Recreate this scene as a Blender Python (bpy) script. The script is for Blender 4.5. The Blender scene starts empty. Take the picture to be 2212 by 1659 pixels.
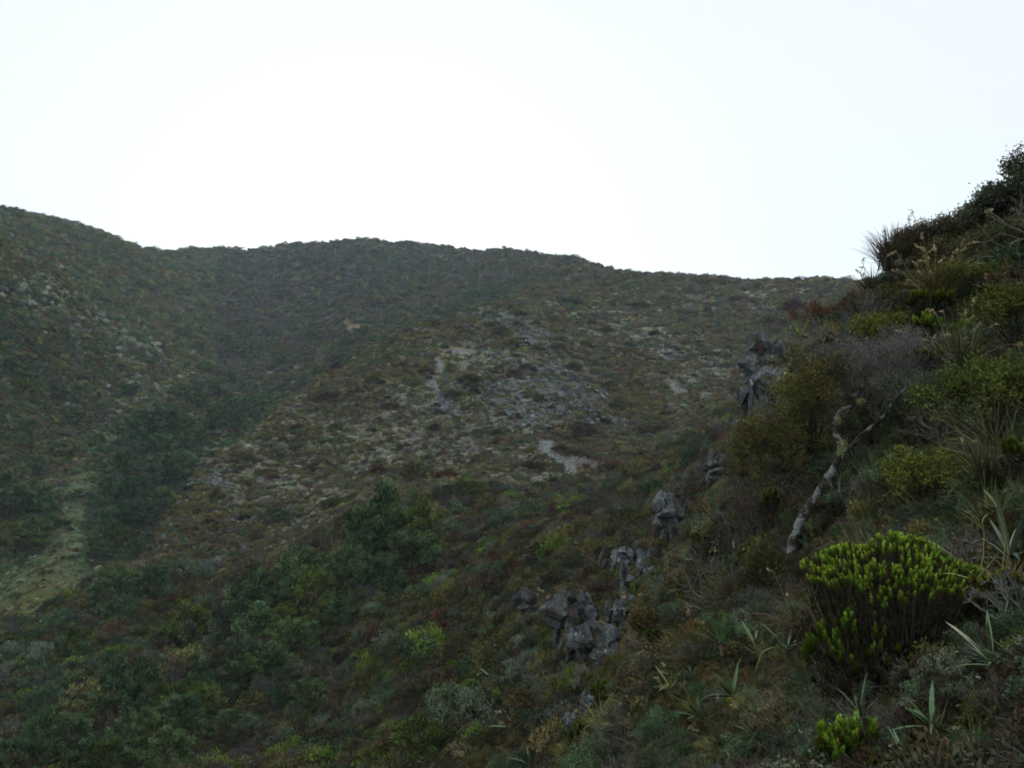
import bpy, math, random
import numpy as np
from mathutils import Vector, Matrix, Euler

rng = np.random.default_rng(7)
random.seed(7)
SC = bpy.context.scene
COL = SC.collection
W, H = 1024, 768

# ------------------------------------------------------------------ camera
HFOV = math.radians(65.0)
PITCH = math.radians(3.0)
F = (W / 2) / math.tan(HFOV / 2)
CAMZ = 0.0
cam_d = bpy.data.cameras.new('camera')
cam = bpy.data.objects.new('camera', cam_d)
COL.objects.link(cam)
cam.location = (0, 0, CAMZ)
cam.rotation_euler = (math.pi / 2 + PITCH, 0, 0)
cam_d.sensor_width = 36.0
cam_d.lens = 18.0 / math.tan(HFOV / 2)
cam_d.clip_start = 0.05
cam_d.clip_end = 20000
SC.camera = cam

# ------------------------------------------------------------------ light
SUN_EL = math.radians(9.0)
SUN_AZ = math.radians(-9.0)          # measured from +Y towards +X; the sun is behind the far ridge
wd = bpy.data.worlds.new('World')
SC.world = wd
wd.use_nodes = True
nt = wd.node_tree
nt.nodes.clear()
out = nt.nodes.new('ShaderNodeOutputWorld')
bg = nt.nodes.new('ShaderNodeBackground')
sky = nt.nodes.new('ShaderNodeTexSky')
sky.sky_type = 'NISHITA'
sky.sun_disc = False
sky.sun_elevation = SUN_EL
sky.sun_rotation = SUN_AZ
sky.altitude = 2500
sky.air_density = 1.0
sky.dust_density = 1.2
sky.ozone_density = 1.0
bg.inputs['Strength'].default_value = 0.1
veil = nt.nodes.new('ShaderNodeMix')          # thin even high cloud over the whole sky
veil.data_type = 'RGBA'; veil.blend_type = 'ADD'
veil.inputs[0].default_value = 1.0
veil.inputs[7].default_value = (3.6, 3.42, 3.12, 1)
dim = nt.nodes.new('ShaderNodeVectorMath'); dim.operation = 'SCALE'; dim.inputs['Scale'].default_value = 0.5
nt.links.new(sky.outputs[0], dim.inputs[0])
nt.links.new(dim.outputs[0], veil.inputs[6])
nt.links.new(veil.outputs[2], bg.inputs[0])
nt.links.new(bg.outputs[0], out.inputs[0])
sun_d = bpy.data.lights.new('sun', 'SUN')
sun_d.energy = 2.0
sun_d.angle = math.radians(0.5)
sun_d.color = (1.0, 0.93, 0.82)
sun = bpy.data.objects.new('sun', sun_d)
COL.objects.link(sun)
sd = Vector((math.sin(SUN_AZ) * math.cos(SUN_EL), math.cos(SUN_AZ) * math.cos(SUN_EL), math.sin(SUN_EL)))
sun.rotation_euler = sd.to_track_quat('Z', 'Y').to_euler()
sun.location = sd * 900

SC.view_settings.view_transform = 'Standard'
SC.view_settings.look = 'None'
SC.view_settings.gamma = 1.0
SC.view_settings.exposure = 1.27
SC.cycles.max_bounces = 3
SC.cycles.diffuse_bounces = 1
SC.cycles.glossy_bounces = 1
SC.cycles.transmission_bounces = 2
SC.cycles.volume_bounces = 0
SC.cycles.filter_width = 1.8
SC.cycles.use_denoising = True
SC.cycles.use_adaptive_sampling = True
SC.cycles.adaptive_threshold = 0.02

# ------------------------------------------------------------------ helpers
def tag(o, label=None, cat=None, group=None, kind=None, tint=None):
    if label: o['label'] = label
    if cat: o['category'] = cat
    if group: o['group'] = group
    if kind: o['kind'] = kind
    if tint is not None: o['tint'] = [float(t) for t in tint]
    return o

def link(name, data, parent=None, loc=(0, 0, 0), rot=(0, 0, 0), scl=(1, 1, 1)):
    o = bpy.data.objects.new(name, data)
    COL.objects.link(o)
    o.location = loc
    o.rotation_euler = rot
    o.scale = (scl, scl, scl) if isinstance(scl, (int, float)) else scl
    if parent is not None:
        o.parent = parent
    return o

def copy_tree(src, loc, rotz, scl, tint=None):
    """a thing and its parts, sharing mesh data"""
    c = src.copy()
    COL.objects.link(c)
    c.location = loc
    c.rotation_euler = (0, 0, rotz)
    c.scale = (scl, scl, scl) if isinstance(scl, (int, float)) else scl
    if tint is not None:
        c['tint'] = [float(t) for t in tint]
    for ch in src.children:
        d = ch.copy()
        COL.objects.link(d)
        d.parent = c
        if tint is not None and 'tint' in d.keys() and not d.get('fixed'):
            d['tint'] = [float(t) for t in tint]
    return c

class MB:
    """collects faces with a colour each and builds one mesh"""
    def __init__(self):
        self.v, self.f, self.c, self.n = [], [], [], 0
    def add(self, v, f, c=(1, 1, 1)):
        v = np.asarray(v, float).reshape(-1, 3)
        f = np.asarray(f, int)
        c = np.asarray(c, float)
        if c.ndim == 1:
            c = np.tile(c, (len(f), 1))
        self.v.append(v); self.f.append(f + self.n); self.c.append(c)
        self.n += len(v)
        return self
    def mesh(self, name, mat, smooth=False):
        me = bpy.data.meshes.new(name)
        v = np.concatenate(self.v)
        tot = np.concatenate([np.full(len(f), f.shape[1]) for f in self.f])
        loops = np.concatenate([f.ravel() for f in self.f])
        c = np.concatenate(self.c)
        me.vertices.add(len(v)); me.vertices.foreach_set('co', v.astype(np.float32).ravel())
        me.loops.add(len(loops)); me.loops.foreach_set('vertex_index', loops.astype(np.int32))
        me.polygons.add(len(tot))
        st = np.zeros(len(tot), np.int32); st[1:] = np.cumsum(tot)[:-1]
        me.polygons.foreach_set('loop_start', st)
        me.update(calc_edges=True)
        a = me.attributes.new('col', 'FLOAT_COLOR', 'FACE')
        a.data.foreach_set('color', np.c_[c, np.ones(len(c))].astype(np.float32).ravel())
        me.polygons.foreach_set('use_smooth', np.full(len(tot), smooth))
        me.materials.append(mat)
        return me

def unit(v):
    return v / np.maximum(np.linalg.norm(v, axis=-1, keepdims=True), 1e-9)

def perp(d, r=None):
    r = r or rng
    a = unit(r.normal(size=d.shape))
    return unit(np.cross(d, a))

def leaves(mb, P, D, L, Wd, col, fold=0.25, r=None):
    """small diamond leaves: base points, directions, lengths, widths, colours"""
    r = r or rng
    n = len(P)
    D = unit(D); S = perp(D, r); N = np.cross(D, S)
    L = np.broadcast_to(L, (n,))[:, None]; Wd = np.broadcast_to(Wd, (n,))[:, None]
    m = P + D * L * 0.5 + N * L * fold * 0.5
    v = np.stack([P, m + S * Wd * 0.5, P + D * L, m - S * Wd * 0.5], 1).reshape(-1, 3)
    f = np.arange(4 * n).reshape(n, 4)
    mb.add(v, f, col)

def segs(mb, A, B, ra, rb, col, sides=3):
    n = len(A)
    D = unit(B - A); S = perp(D); N = np.cross(D, S)
    ra = np.broadcast_to(ra, (n,))[:, None]; rb = np.broadcast_to(rb, (n,))[:, None]
    vs = []
    for k in range(sides):
        a = 2 * math.pi * k / sides
        o = S * math.cos(a) + N * math.sin(a)
        vs.append(A + o * ra); vs.append(B + o * rb)
    v = np.stack(vs, 1).reshape(-1, 3)
    base = np.arange(n)[:, None] * (2 * sides)
    fs = []
    for k in range(sides):
        k2 = (k + 1) % sides
        fs.append(base + np.array([[2 * k, 2 * k2, 2 * k2 + 1, 2 * k + 1]]))
    f = np.stack(fs, 1).reshape(-1, 4)
    c = np.asarray(col, float)
    if c.ndim == 2: c = np.repeat(c, sides, 0)
    mb.add(v, f, c)

def tube(mb, pts, radii, col=(1, 1, 1), sides=8, wob=0.0):
    pts = np.asarray(pts, float); n = len(pts)
    T = unit(np.gradient(pts, axis=0))
    ref = np.array([0.3, 0.9, 0.2]); S = unit(np.cross(T, ref)); N = np.cross(T, S)
    vs = []
    for k in range(sides):
        a = 2 * math.pi * k / sides
        rr = np.asarray(radii) * (1 + wob * rng.normal(size=n))
        vs.append(pts + (S * math.cos(a) + N * math.sin(a)) * rr[:, None])
    v = np.stack(vs, 1).reshape(-1, 3)
    f = []
    for i in range(n - 1):
        for k in range(sides):
            k2 = (k + 1) % sides
            f.append([i * sides + k, i * sides + k2, (i + 1) * sides + k2, (i + 1) * sides + k])
    mb.add(v, f, col)

def resample(pts, m):
    pts = np.asarray(pts, float)
    d = np.r_[0, np.cumsum(np.linalg.norm(np.diff(pts, axis=0), axis=1))]
    t = np.linspace(0, d[-1], m)
    return np.stack([np.interp(t, d, pts[:, k]) for k in range(pts.shape[1])], 1)

def blades(mb, P, D, L, Wd, droop, col, nseg=4, r=None):
    """curved tapering grass blades / strap leaves"""
    r = r or rng
    n = len(P); D = unit(D)
    L = np.broadcast_to(L, (n,)); Wd = np.broadcast_to(Wd, (n,)); droop = np.broadcast_to(droop, (n,))
    side = unit(np.cross(D, np.array([0, 0, 1.0])) + 1e-6 * r.normal(size=D.shape))
    side = unit(side + 0.4 * r.normal(size=D.shape))
    p = P.copy(); d = D.copy(); rows = []
    for i in range(nseg + 1):
        t = i / nseg
        w = Wd * (1 - t) ** 0.6 * (0.6 + 0.4 * min(1, t * 4)) * 0.5
        rows.append(p - side * w[:, None]); rows.append(p + side * w[:, None])
        p = p + d * (L / nseg)[:, None]
        d = unit(d + np.array([0, 0, -1.0]) * (droop / nseg)[:, None])
    v = np.stack(rows, 1).reshape(-1, 3)
    k = 2 * (nseg + 1)
    base = np.arange(n)[:, None] * k
    fs = [base + np.array([[2 * i, 2 * i + 1, 2 * i + 3, 2 * i + 2]]) for i in range(nseg)]
    f = np.stack(fs, 1).reshape(-1, 4)
    c = np.asarray(col, float)
    if c.ndim == 2: c = np.repeat(c, nseg, 0)
    mb.add(v, f, c)

# value noise -----------------------------------------------------------
def _hash(ix, iy, s):
    h = (ix.astype(np.int64) * 374761393 + iy.astype(np.int64) * 668265263 + s * 1274126177) & 0xffffffff
    h = ((h ^ (h >> 13)) * 1274126177) & 0xffffffff
    h = (h ^ (h >> 16)) & 0xffffffff
    return h / 4294967295.0

def vnoise(x, y, s=0):
    ix = np.floor(x); iy = np.floor(y)
    fx = x - ix; fy = y - iy
    fx = fx * fx * fx * (fx * (fx * 6 - 15) + 10); fy = fy * fy * fy * (fy * (fy * 6 - 15) + 10)
    a = _hash(ix, iy, s); b = _hash(ix + 1, iy, s); c = _hash(ix, iy + 1, s); d = _hash(ix + 1, iy + 1, s)
    return (a + (b - a) * fx + (c - a) * fy + (a - b - c + d) * fx * fy) * 2 - 1

def fbm(x, y, s=0, oct=4):
    t = 0; a = 1.0; n = 0
    for i in range(oct):
        ca, sa = math.cos(0.6 * i + s), math.sin(0.6 * i + s)
        k = 2.03 ** i
        t = t + a * vnoise((x * ca - y * sa) * k + 17.3 * i, (x * sa + y * ca) * k - 9.1 * i, s + i)
        n += a; a *= 0.5
    return t / n

# ------------------------------------------------------------------ terrain
cp, sp = math.cos(PITCH), math.sin(PITCH)
def pix_dir(px, py):
    """azimuth and tan(elevation) of a picture direction"""
    px = np.asarray(px, float); py = np.asarray(py, float)
    a = (px - W / 2) / F; b = (H / 2 - py) / F
    y = cp - b * sp; z = sp + b * cp
    return np.arctan2(a, y), z / np.hypot(a, y)

def to_pix(x, y, z):
    fwd = y * cp + z * sp; up = -y * sp + z * cp
    fwd = np.where(fwd > 1e-3, fwd, 1e-3)
    return W / 2 + F * x / fwd, H / 2 - F * up / fwd

# height controls: directions from the viewpoint with their real distance in metres
L_PIX = [
 # skyline of the far ridge
 [(-300,150,250),(-150,172,280),(0,209,300),(37,215,310),(83,228,320),(130,245,340),(171,252,365),(197,249,385),(231,250,400),(268,252,410),(282,248,400),(324,244,392),(370,239,380),(417,244,370),(463,249,360),(500,251,345),(532,254,330),(565,258,310),(602,269,290),(639,279,270),(685,282,252),(708,280,246),(750,286,240),(787,283,235),(833,281,230),(880,277,225),(1024,258,215),(1200,240,210)],
 [(-300,210,310),(0,255,380),(171,290,450),(268,292,500),(370,285,470),(532,300,410),(639,325,340),(750,330,300),(880,330,285),(1200,300,270)],
 [(-300,300,600),(0,350,700),(268,370,800),(532,370,750),(750,380,650),(1200,360,600)],
 # left hill spur crest and the slope just behind it
 [(-200,165,160),(-80,205,170),(0,243,176),(65,291,186),(130,342,196),(176,374,204)],
 [(0,244,205),(65,286,215),(110,320,222)],
 [(20,228,260),(80,250,270),(150,300,275),(200,330,265)],
 # face of the left hill
 [(-100,520,118),(-100,360,138),(0,480,134),(0,380,150),(60,420,160),(60,360,168),(110,395,180)],
 # main gully floor
 [(205,386,205),(165,425,166),(112,450,141),(82,490,126),(60,540,111),(30,590,100),(-20,640,91),(-120,720,85)],
 # bowl below the far ridge
 [(230,360,240),(260,310,310),(300,350,230),(330,300,300),(380,290,290),(400,265,335),(450,290,270),(480,275,300),(540,270,285),(360,335,200),(430,312,225),(250,275,365)],
 # crest of the middle spur
 [(150,545,92),(167,512,95),(185,482,98),(200,464,101),(226,441,107),(278,404,121),(330,371,136),(372,347,150),(420,326,166),(470,313,180),(500,305,191),(548,283,235)],
 [(152,575,104),(200,494,117),(240,452,128),(285,416,140),(340,374,158),(420,328,185)],
 # face of the middle spur
 [(220,545,85),(250,520,89),(300,470,101),(350,430,112),(400,445,104),(400,390,122),(460,420,109),(500,400,116),(500,350,142),(540,330,158),(560,440,100),(560,380,125),(600,400,119),(600,335,166),(590,300,215),(640,300,208),(640,360,150),(690,340,163),(690,390,132),(740,330,170),(740,365,150),(700,305,205),(780,312,192),(830,310,190)],
 # gully between spur and near slope
 [(800,420,125),(735,405,112),(690,425,102),(660,442,95),(620,464,89),(590,480,85),(520,493,80),(440,502,76),(380,510,74),(300,548,72),(230,583,71),(160,592,76)],
 # lower edge of the near slope
 [(-100,690,72),(0,632,76),(70,600,77),(112,570,80)],
 # near slope
 [(0,768,45),(0,690,58),(100,768,42),(150,690,52),(200,620,62),(300,768,36),(300,650,50),(400,768,30),(400,650,42),(400,560,56),(500,768,24),(500,650,34),(500,560,46),(450,600,46),(570,690,22),(600,645,27),(600,560,37),(600,510,54),(660,560,36),(660,490,56),(690,462,64),(715,440,72),(735,418,90)],
 # rocky rib of the close hillside (ground line)
 [(1250,30,18),(1100,124,17),(1024,178,16),(990,208,15),(950,232,14.5),(900,250,14),(868,290,14),(850,312,14),(800,352,15.3),(770,390,16),(745,418,15.5),(735,450,14.5),(700,492,14),(670,532,13),(640,574,12),(610,632,11.5),(590,684,11),(570,740,10),(560,790,9.5)],
 # ground dropping behind the rib
 [(1250,160,27),(1100,215,26),(1024,275,24),(950,320,20),(868,362,20),(868,402,31),(800,430,22),(760,480,22),(760,450,45),(700,560,20),(700,535,33),(640,620,18),(600,690,16.5),(850,405,80),(850,345,150),(950,395,40),(950,380,100),(1024,350,45),(1024,330,120),(1200,300,60),(1200,280,130)],
 # close hillside
 [(1024,768,3.6),(900,768,4.2),(800,768,5.0),(700,768,6.3),(630,768,8.0),(1024,600,5.0),(900,600,6.0),(800,600,7.5),(720,600,9.3),(1024,450,7.5),(900,450,9.0),(820,450,10.5),(1024,330,10.5),(930,330,12.0),(1150,600,4.4),(1150,400,7)],
]
L_AZ = [  # azimuth in degrees, height, distance
 (0,-1.62,1.0),(-40,-1.9,1.2),(40,-1.3,1.2),(-60,-2.2,2),(60,-0.9,2),(0,-2.1,2.2),(-30,-3.0,3),(0,-3.4,5),(-40,-5.0,6),(-15,-5.5,9),(-30,-9,16),(-15,-8,16),(-40,-16,32),(-60,-8,8),(-60,-22,40),(-60,-34,90),
 (45,-0.1,4.5),(60,0.8,4.5),(60,4.5,12),(-60,40,180),(60,20,60),(60,40,180)]

ctrl = []
for line in L_PIX:
    line = np.array(line, float)
    az, e = pix_dir(line[:, 0], line[:, 1])
    ctrl.append(np.c_[az, np.log(line[:, 2]), e])
a = np.array(L_AZ, float)
ctrl.append(np.c_[np.radians(a[:, 0]), np.log(a[:, 2]), a[:, 1] / a[:, 2]])
ctrl = np.concatenate(ctrl)
AZS = 3.2
def _k(d2):
    return np.where(d2 > 1e-12, 0.5 * d2 * np.log(np.maximum(d2, 1e-12)), 0.0)
def _d2(u, v, cu, cv):
    return (u[:, None] - cu[None]) ** 2 + (v[:, None] - cv[None]) ** 2
CU, CV = ctrl[:, 0] * AZS, ctrl[:, 1]
K = _k(_d2(CU, CV, CU, CV)) + np.eye(len(CU)) * 0.004
Pm = np.c_[np.ones(len(CU)), CU, CV]
A = np.block([[K, Pm], [Pm.T, np.zeros((3, 3))]])
WT = np.linalg.solve(A, np.r_[ctrl[:, 2], 0, 0, 0])
def tps(u, v):
    o = np.empty(len(u))
    for i in range(0, len(u), 20000):
        s = slice(i, i + 20000)
        o[s] = _k(_d2(u[s], v[s], CU, CV)) @ WT[:-3] + WT[-3] + WT[-2] * u[s] + WT[-1] * v[s]
    return o

AZL = math.radians(58)
# coarse smooth table of tan(elevation), then bilinear look-up
TU = np.linspace(-AZL, AZL, 420); TV = np.linspace(math.log(0.9), math.log(900), 420)
gu, gv = np.meshgrid(TU * AZS, TV, indexing='ij')
TAB = tps(gu.ravel(), gv.ravel()).reshape(gu.shape)
def base_e(az, lr):
    az = (az + math.pi) % (2 * math.pi) - math.pi
    back = np.abs(az) > AZL
    azc = np.clip(az, -AZL, AZL)
    fu = (azc + AZL) / (2 * AZL) * (len(TU) - 1); fv = (np.clip(lr, TV[0], TV[-1]) - TV[0]) / (TV[-1] - TV[0]) * (len(TV) - 1)
    def look(fu):
        iu = np.clip(fu.astype(int), 0, len(TU) - 2); iv = np.clip(fv.astype(int), 0, len(TV) - 2)
        a = fu - iu; b = fv - iv
        return (TAB[iu, iv] * (1 - a) + TAB[iu + 1, iv] * a) * (1 - b) + (TAB[iu, iv + 1] * (1 - a) + TAB[iu + 1, iv + 1] * a) * b
    e = look(fu)
    if back.any():
        t = np.where(az > 0, (az - AZL), (az + 2 * math.pi - AZL)) / (2 * math.pi - 2 * AZL)
        t = np.clip(t, 0, 1); t = t * t * (3 - 2 * t)
        e0 = look(np.full_like(fu, len(TU) - 1.001)); e1 = look(np.zeros_like(fu))
        e = np.where(back, e0 * (1 - t) + e1 * t, e)
    return e

def height(x, y):
    x = np.asarray(x, float); y = np.asarray(y, float)
    r = np.maximum(np.hypot(x, y), 0.9); az = np.arctan2(x, y)
    z = base_e(az, np.log(r)) * r
    lam = 48.0
    i = 0
    while lam > 0.25:
        w = np.clip(r / lam * 0.55 - 0.6, 0, 1) * np.clip(lam / (r * 0.006) - 0.5, 0, 1)
        if w.max() > 0:
            z = z + (0.03 if lam > 12 else 0.055) * lam * w * vnoise(x / lam + 5.2 * i, y / lam - 3.7 * i, 40 + i)
        lam *= 0.55; i += 1
    return z

# zones -----------------------------------------------------------------
RIB = np.array([(-200,9),(500,9),(560,9.6),(640,12.2),(700,14.2),(770,16.3),(1024,16.5),(1300,19)])
DCG = np.array([(-300,74),(0,77),(112,80),(150,80),(300,73),(440,77),(520,81),(590,86),(660,96),(735,112),(800,122),(1200,130)])
CRS = np.array([(140,90),(200,101),(278,121),(330,136),(420,166),(500,191),(548,235),(590,290),(640,420)])
def zone(x, y, z):
    """0 close hillside, 1 near slope, 2 middle spur, 3 gully and bowl, 4 left hill"""
    r = np.hypot(x, y); px, py = to_pix(x, y, z)
    q = np.full(r.shape, 3)
    left = (px < 215) & (r > np.interp(px, [-300, 0, 60, 110, 165, 205], [80, 108, 118, 150, 175, 212]))
    q[left] = 4
    crest = np.interp(px, CRS[:, 0], CRS[:, 1], left=0)
    q[(px > 140) & (r < crest + 1)] = 2
    q[r < np.interp(px, DCG[:, 0], DCG[:, 1])] = 1
    q[r < np.interp(px, RIB[:, 0], RIB[:, 1])] = 0
    return q, r, px, py

# polar visibility table
VAZ = np.radians(np.linspace(-40, 40, 1300)); VR = np.exp(np.linspace(math.log(1.5), math.log(700), 900))
_x = np.sin(VAZ)[:, None] * VR; _y = np.cos(VAZ)[:, None] * VR
VE = height(_x.ravel(), _y.ravel()).reshape(_x.shape) / VR
VMAX = np.maximum.accumulate(VE, 1)
def hit(px, py):
    """the ground seen in a picture direction"""
    az, e = pix_dir(px, py)
    i = int(np.clip(round((float(az) - VAZ[0]) / (VAZ[1] - VAZ[0])), 0, len(VAZ) - 1))
    j = int(np.searchsorted(VMAX[i], float(e)))
    j = min(j, len(VR) - 1)
    r = VR[j]
    x = math.sin(az) * r; y = math.cos(az) * r
    return np.array([x, y, float(height(np.array([x]), np.array([y]))[0])]), r
def at(px, r):
    """the ground at a distance r below a picture column"""
    az, _ = pix_dir(px, 426)
    x = math.sin(az) * r; y = math.cos(az) * r
    return np.array([x, y, float(height(np.array([x]), np.array([y]))[0])])
def seen(x, y, z, top):
    r = np.hypot(x, y); az = np.arctan2(x, y)
    i = np.clip(np.round((az - VAZ[0]) / (VAZ[1] - VAZ[0])).astype(int), 0, len(VAZ) - 1)
    j = np.clip(np.searchsorted(VR, r * 0.97) - 1, 0, len(VR) - 1)
    return (z + top) / r >= VMAX[i, j] - 0.004

def hits(px, py):
    """ground points seen in many picture directions"""
    az, e = pix_dir(px, py)
    i = np.clip(np.round((az - VAZ[0]) / (VAZ[1] - VAZ[0])).astype(int), 0, len(VAZ) - 1)
    j = np.full(len(az), len(VR))
    o = np.argsort(i, kind='stable'); b = np.searchsorted(i[o], np.arange(len(VAZ) + 1))
    for c in range(len(VAZ)):
        s = o[b[c]:b[c + 1]]
        if len(s): j[s] = np.searchsorted(VMAX[c], e[s])
    ok = j < len(VR) - 1
    r = VR[np.minimum(j, len(VR) - 1)] * np.exp(rng.uniform(-0.0035, 0.0035, len(az)))
    x = np.sin(az) * r; y = np.cos(az) * r
    return x[ok], y[ok]
CLEAR = []      # ellipses kept free of the tallest undergrowth: x, y, rx, ry, farthest distance

# ------------------------------------------------------------------ materials
def new_mat(name):
    m = bpy.data.materials.new(name)
    m.use_nodes = True
    t = m.node_tree
    b = t.nodes['Principled BSDF']
    return m, t, b

def attr(t, name, kind='GEOMETRY'):
    n = t.nodes.new('ShaderNodeAttribute'); n.attribute_name = name; n.attribute_type = kind
    return n
def noise(t, scale, detail=4, coord=None, rough=0.6):
    n = t.nodes.new('ShaderNodeTexNoise'); n.inputs['Scale'].default_value = scale
    n.inputs['Detail'].default_value = detail; n.inputs['Roughness'].default_value = rough
    if coord is not None: t.links.new(coord, n.inputs['Vector'])
    return n
def mixc(t, mode, a, b, fac=1.0):
    n = t.nodes.new('ShaderNodeMix'); n.data_type = 'RGBA'; n.blend_type = mode
    for k, s in ((0, fac), (6, a), (7, b)):
        if hasattr(s, 'is_output') or isinstance(s, bpy.types.NodeSocket): t.links.new(s, n.inputs[k])
        else: n.inputs[k].default_value = s
    return n.outputs[2]
def ramp(t, src, stops):
    n = t.nodes.new('ShaderNodeValToRGB'); t.links.new(src, n.inputs[0])
    el = n.color_ramp.elements
    while len(el) < len(stops): el.new(0.5)
    for e, (p, c) in zip(el, stops):
        e.position = p; e.color = (*c, 1) if len(c) == 3 else c
    return n.outputs[0]

def foliage_material(name, rough=0.6, spec=0.0):
    m, t, b = new_mat(name)
    c = mixc(t, 'MULTIPLY', attr(t, 'tint', 'INSTANCER').outputs['Color'], attr(t, 'col').outputs['Color'])
    oi = t.nodes.new('ShaderNodeObjectInfo')
    v = ramp(t, oi.outputs['Random'], [(0, (0.78, 0.80, 0.84)), (1, (1.2, 1.18, 1.12))])
    c = mixc(t, 'MULTIPLY', c, v)
    t.nodes.remove(b)
    df = t.nodes.new('ShaderNodeBsdfDiffuse'); t.links.new(c, df.inputs['Color']); sh = df
    if spec:
        gl = t.nodes.new('ShaderNodeBsdfGlossy'); gl.inputs['Roughness'].default_value = rough
        gl.inputs['Color'].default_value = (0.9, 0.95, 1.0, 1)
        sh = t.nodes.new('ShaderNodeMixShader'); sh.inputs[0].default_value = spec
        t.links.new(df.outputs[0], sh.inputs[1]); t.links.new(gl.outputs[0], sh.inputs[2])
    t.links.new(sh.outputs[0], t.nodes['Material Output'].inputs['Surface'])
    return m
M_LEAF = foliage_material('foliage')
M_WOOD = foliage_material('twig_wood')
M_STRAP = foliage_material('strap_leaf', 0.5, 0.05)

def bark_material(name='lichen_bark', cut=0.49):
    m, t, b = new_mat(name)
    g = t.nodes.new('ShaderNodeTexCoord').outputs['Object']
    n1 = noise(t, 9, 5, g); n2 = noise(t, 34, 4, g); n3 = noise(t, 4.2, 3, g)
    base = ramp(t, n2.outputs[0], [(0.3, (0.022, 0.02, 0.018)), (0.7, (0.09, 0.08, 0.07))])
    lich = ramp(t, n2.outputs[0], [(0.3, (0.20, 0.235, 0.24)), (0.75, (0.42, 0.46, 0.45))])
    f = ramp(t, n1.outputs[0], [(cut, (0, 0, 0)), (cut + 0.05, (1, 1, 1))])
    c = mixc(t, 'MIX', base, lich, f)
    moss = ramp(t, n3.outputs[0], [(0.62, (0, 0, 0)), (0.68, (1, 1, 1))])
    c = mixc(t, 'MIX', c, (0.30, 0.33, 0.12, 1), moss)
    t.links.new(c, b.inputs['Base Color']); b.inputs['Roughness'].default_value = 0.9
    bp = t.nodes.new('ShaderNodeBump'); bp.inputs['Strength'].default_value = 0.6; bp.inputs['Distance'].default_value = 0.02
    t.links.new(n2.outputs[0], bp.inputs['Height']); t.links.new(bp.outputs[0], b.inputs['Normal'])
    return m
M_BARK = bark_material()
M_BARK2 = bark_material('dark_bark', 0.60)

def rock_material(name, k=1.0, sc=1.0, lichen=1.0):
    m, t, b = new_mat(name)
    g = t.nodes.new('ShaderNodeNewGeometry').outputs['Position']
    mp = t.nodes.new('ShaderNodeMapping'); t.links.new(g, mp.inputs[0]); mp.inputs['Scale'].default_value = (1, 1, 0.45)
    n1 = noise(t, 2.3 * sc, 6, mp.outputs[0]); n2 = noise(t, 14 * sc, 6, g); n3 = noise(t, 5.0 * sc, 5, g); n4 = noise(t, 1.1 * sc, 3, g)
    c = ramp(t, n1.outputs[0], [(0.30, (0.043 * k, 0.050 * k, 0.053 * k)), (0.50, (0.125 * k, 0.148 * k, 0.158 * k)), (0.75, (0.25 * k, 0.29 * k, 0.30 * k))])
    c = mixc(t, 'MULTIPLY', c, ramp(t, n2.outputs[0], [(0.3, (0.45, 0.45, 0.45)), (0.65, (1.25, 1.25, 1.25))]))
    f = ramp(t, n3.outputs[0], [(0.60, (0, 0, 0)), (0.68, (lichen, lichen, lichen))])
    c = mixc(t, 'MIX', c, (0.50, 0.53, 0.49, 1), f)
    f2 = ramp(t, n4.outputs[0], [(0.56, (0, 0, 0)), (0.64, (1, 1, 1))])
    c = mixc(t, 'MIX', c, (0.06, 0.045, 0.035, 1), f2)
    t.links.new(c, b.inputs['Base Color']); b.inputs['Roughness'].default_value = 0.85
    b.inputs['Specular IOR Level'].default_value = 0.3
    bp = t.nodes.new('ShaderNodeBump'); bp.inputs['Strength'].default_value = 0.9; bp.inputs['Distance'].default_value = 0.06 / sc
    t.links.new(n2.outputs[0], bp.inputs['Height']); t.links.new(bp.outputs[0], b.inputs['Normal'])
    return m
M_ROCK = rock_material('grey_rock', 1.25, 2.2, 0.85)
M_ROCK_DARK = rock_material('dark_rock', 0.72, 2.6, 0.7)
M_ROCK_FAR = rock_material('far_rock', 1.15, 0.35, 0.8)

def ground_material():
    m, t, b = new_mat('ground_cover')
    g = t.nodes.new('ShaderNodeNewGeometry').outputs['Position']
    c = attr(t, 'col').outputs['Color']
    n1 = noise(t, 0.9, 6, g, 0.7); n2 = noise(t, 9.0, 5, g, 0.7); n3 = noise(t, 0.16, 4, g)
    c = mixc(t, 'MULTIPLY', c, ramp(t, n1.outputs[0], [(0.28, (0.55, 0.56, 0.56)), (0.72, (1.4, 1.36, 1.32))]))
    c = mixc(t, 'MULTIPLY', c, ramp(t, n2.outputs[0], [(0.3, (0.55, 0.55, 0.55)), (0.7, (1.45, 1.45, 1.45))]))
    c = mixc(t, 'MULTIPLY', c, ramp(t, n3.outputs[0], [(0.35, (1.1, 0.95, 0.88)), (0.65, (0.9, 1.06, 1.0))]))
    t.nodes.remove(b); b = t.nodes.new('ShaderNodeBsdfDiffuse'); t.links.new(c, b.inputs['Color'])
    t.links.new(b.outputs[0], t.nodes['Material Output'].inputs['Surface'])
    bp = t.nodes.new('ShaderNodeBump'); bp.inputs['Strength'].default_value = 0.8; bp.inputs['Distance'].default_value = 0.12
    t.links.new(n2.outputs[0], bp.inputs['Height']); t.links.new(bp.outputs[0], b.inputs['Normal'])
    return m
M_GROUND = ground_material()

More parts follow.
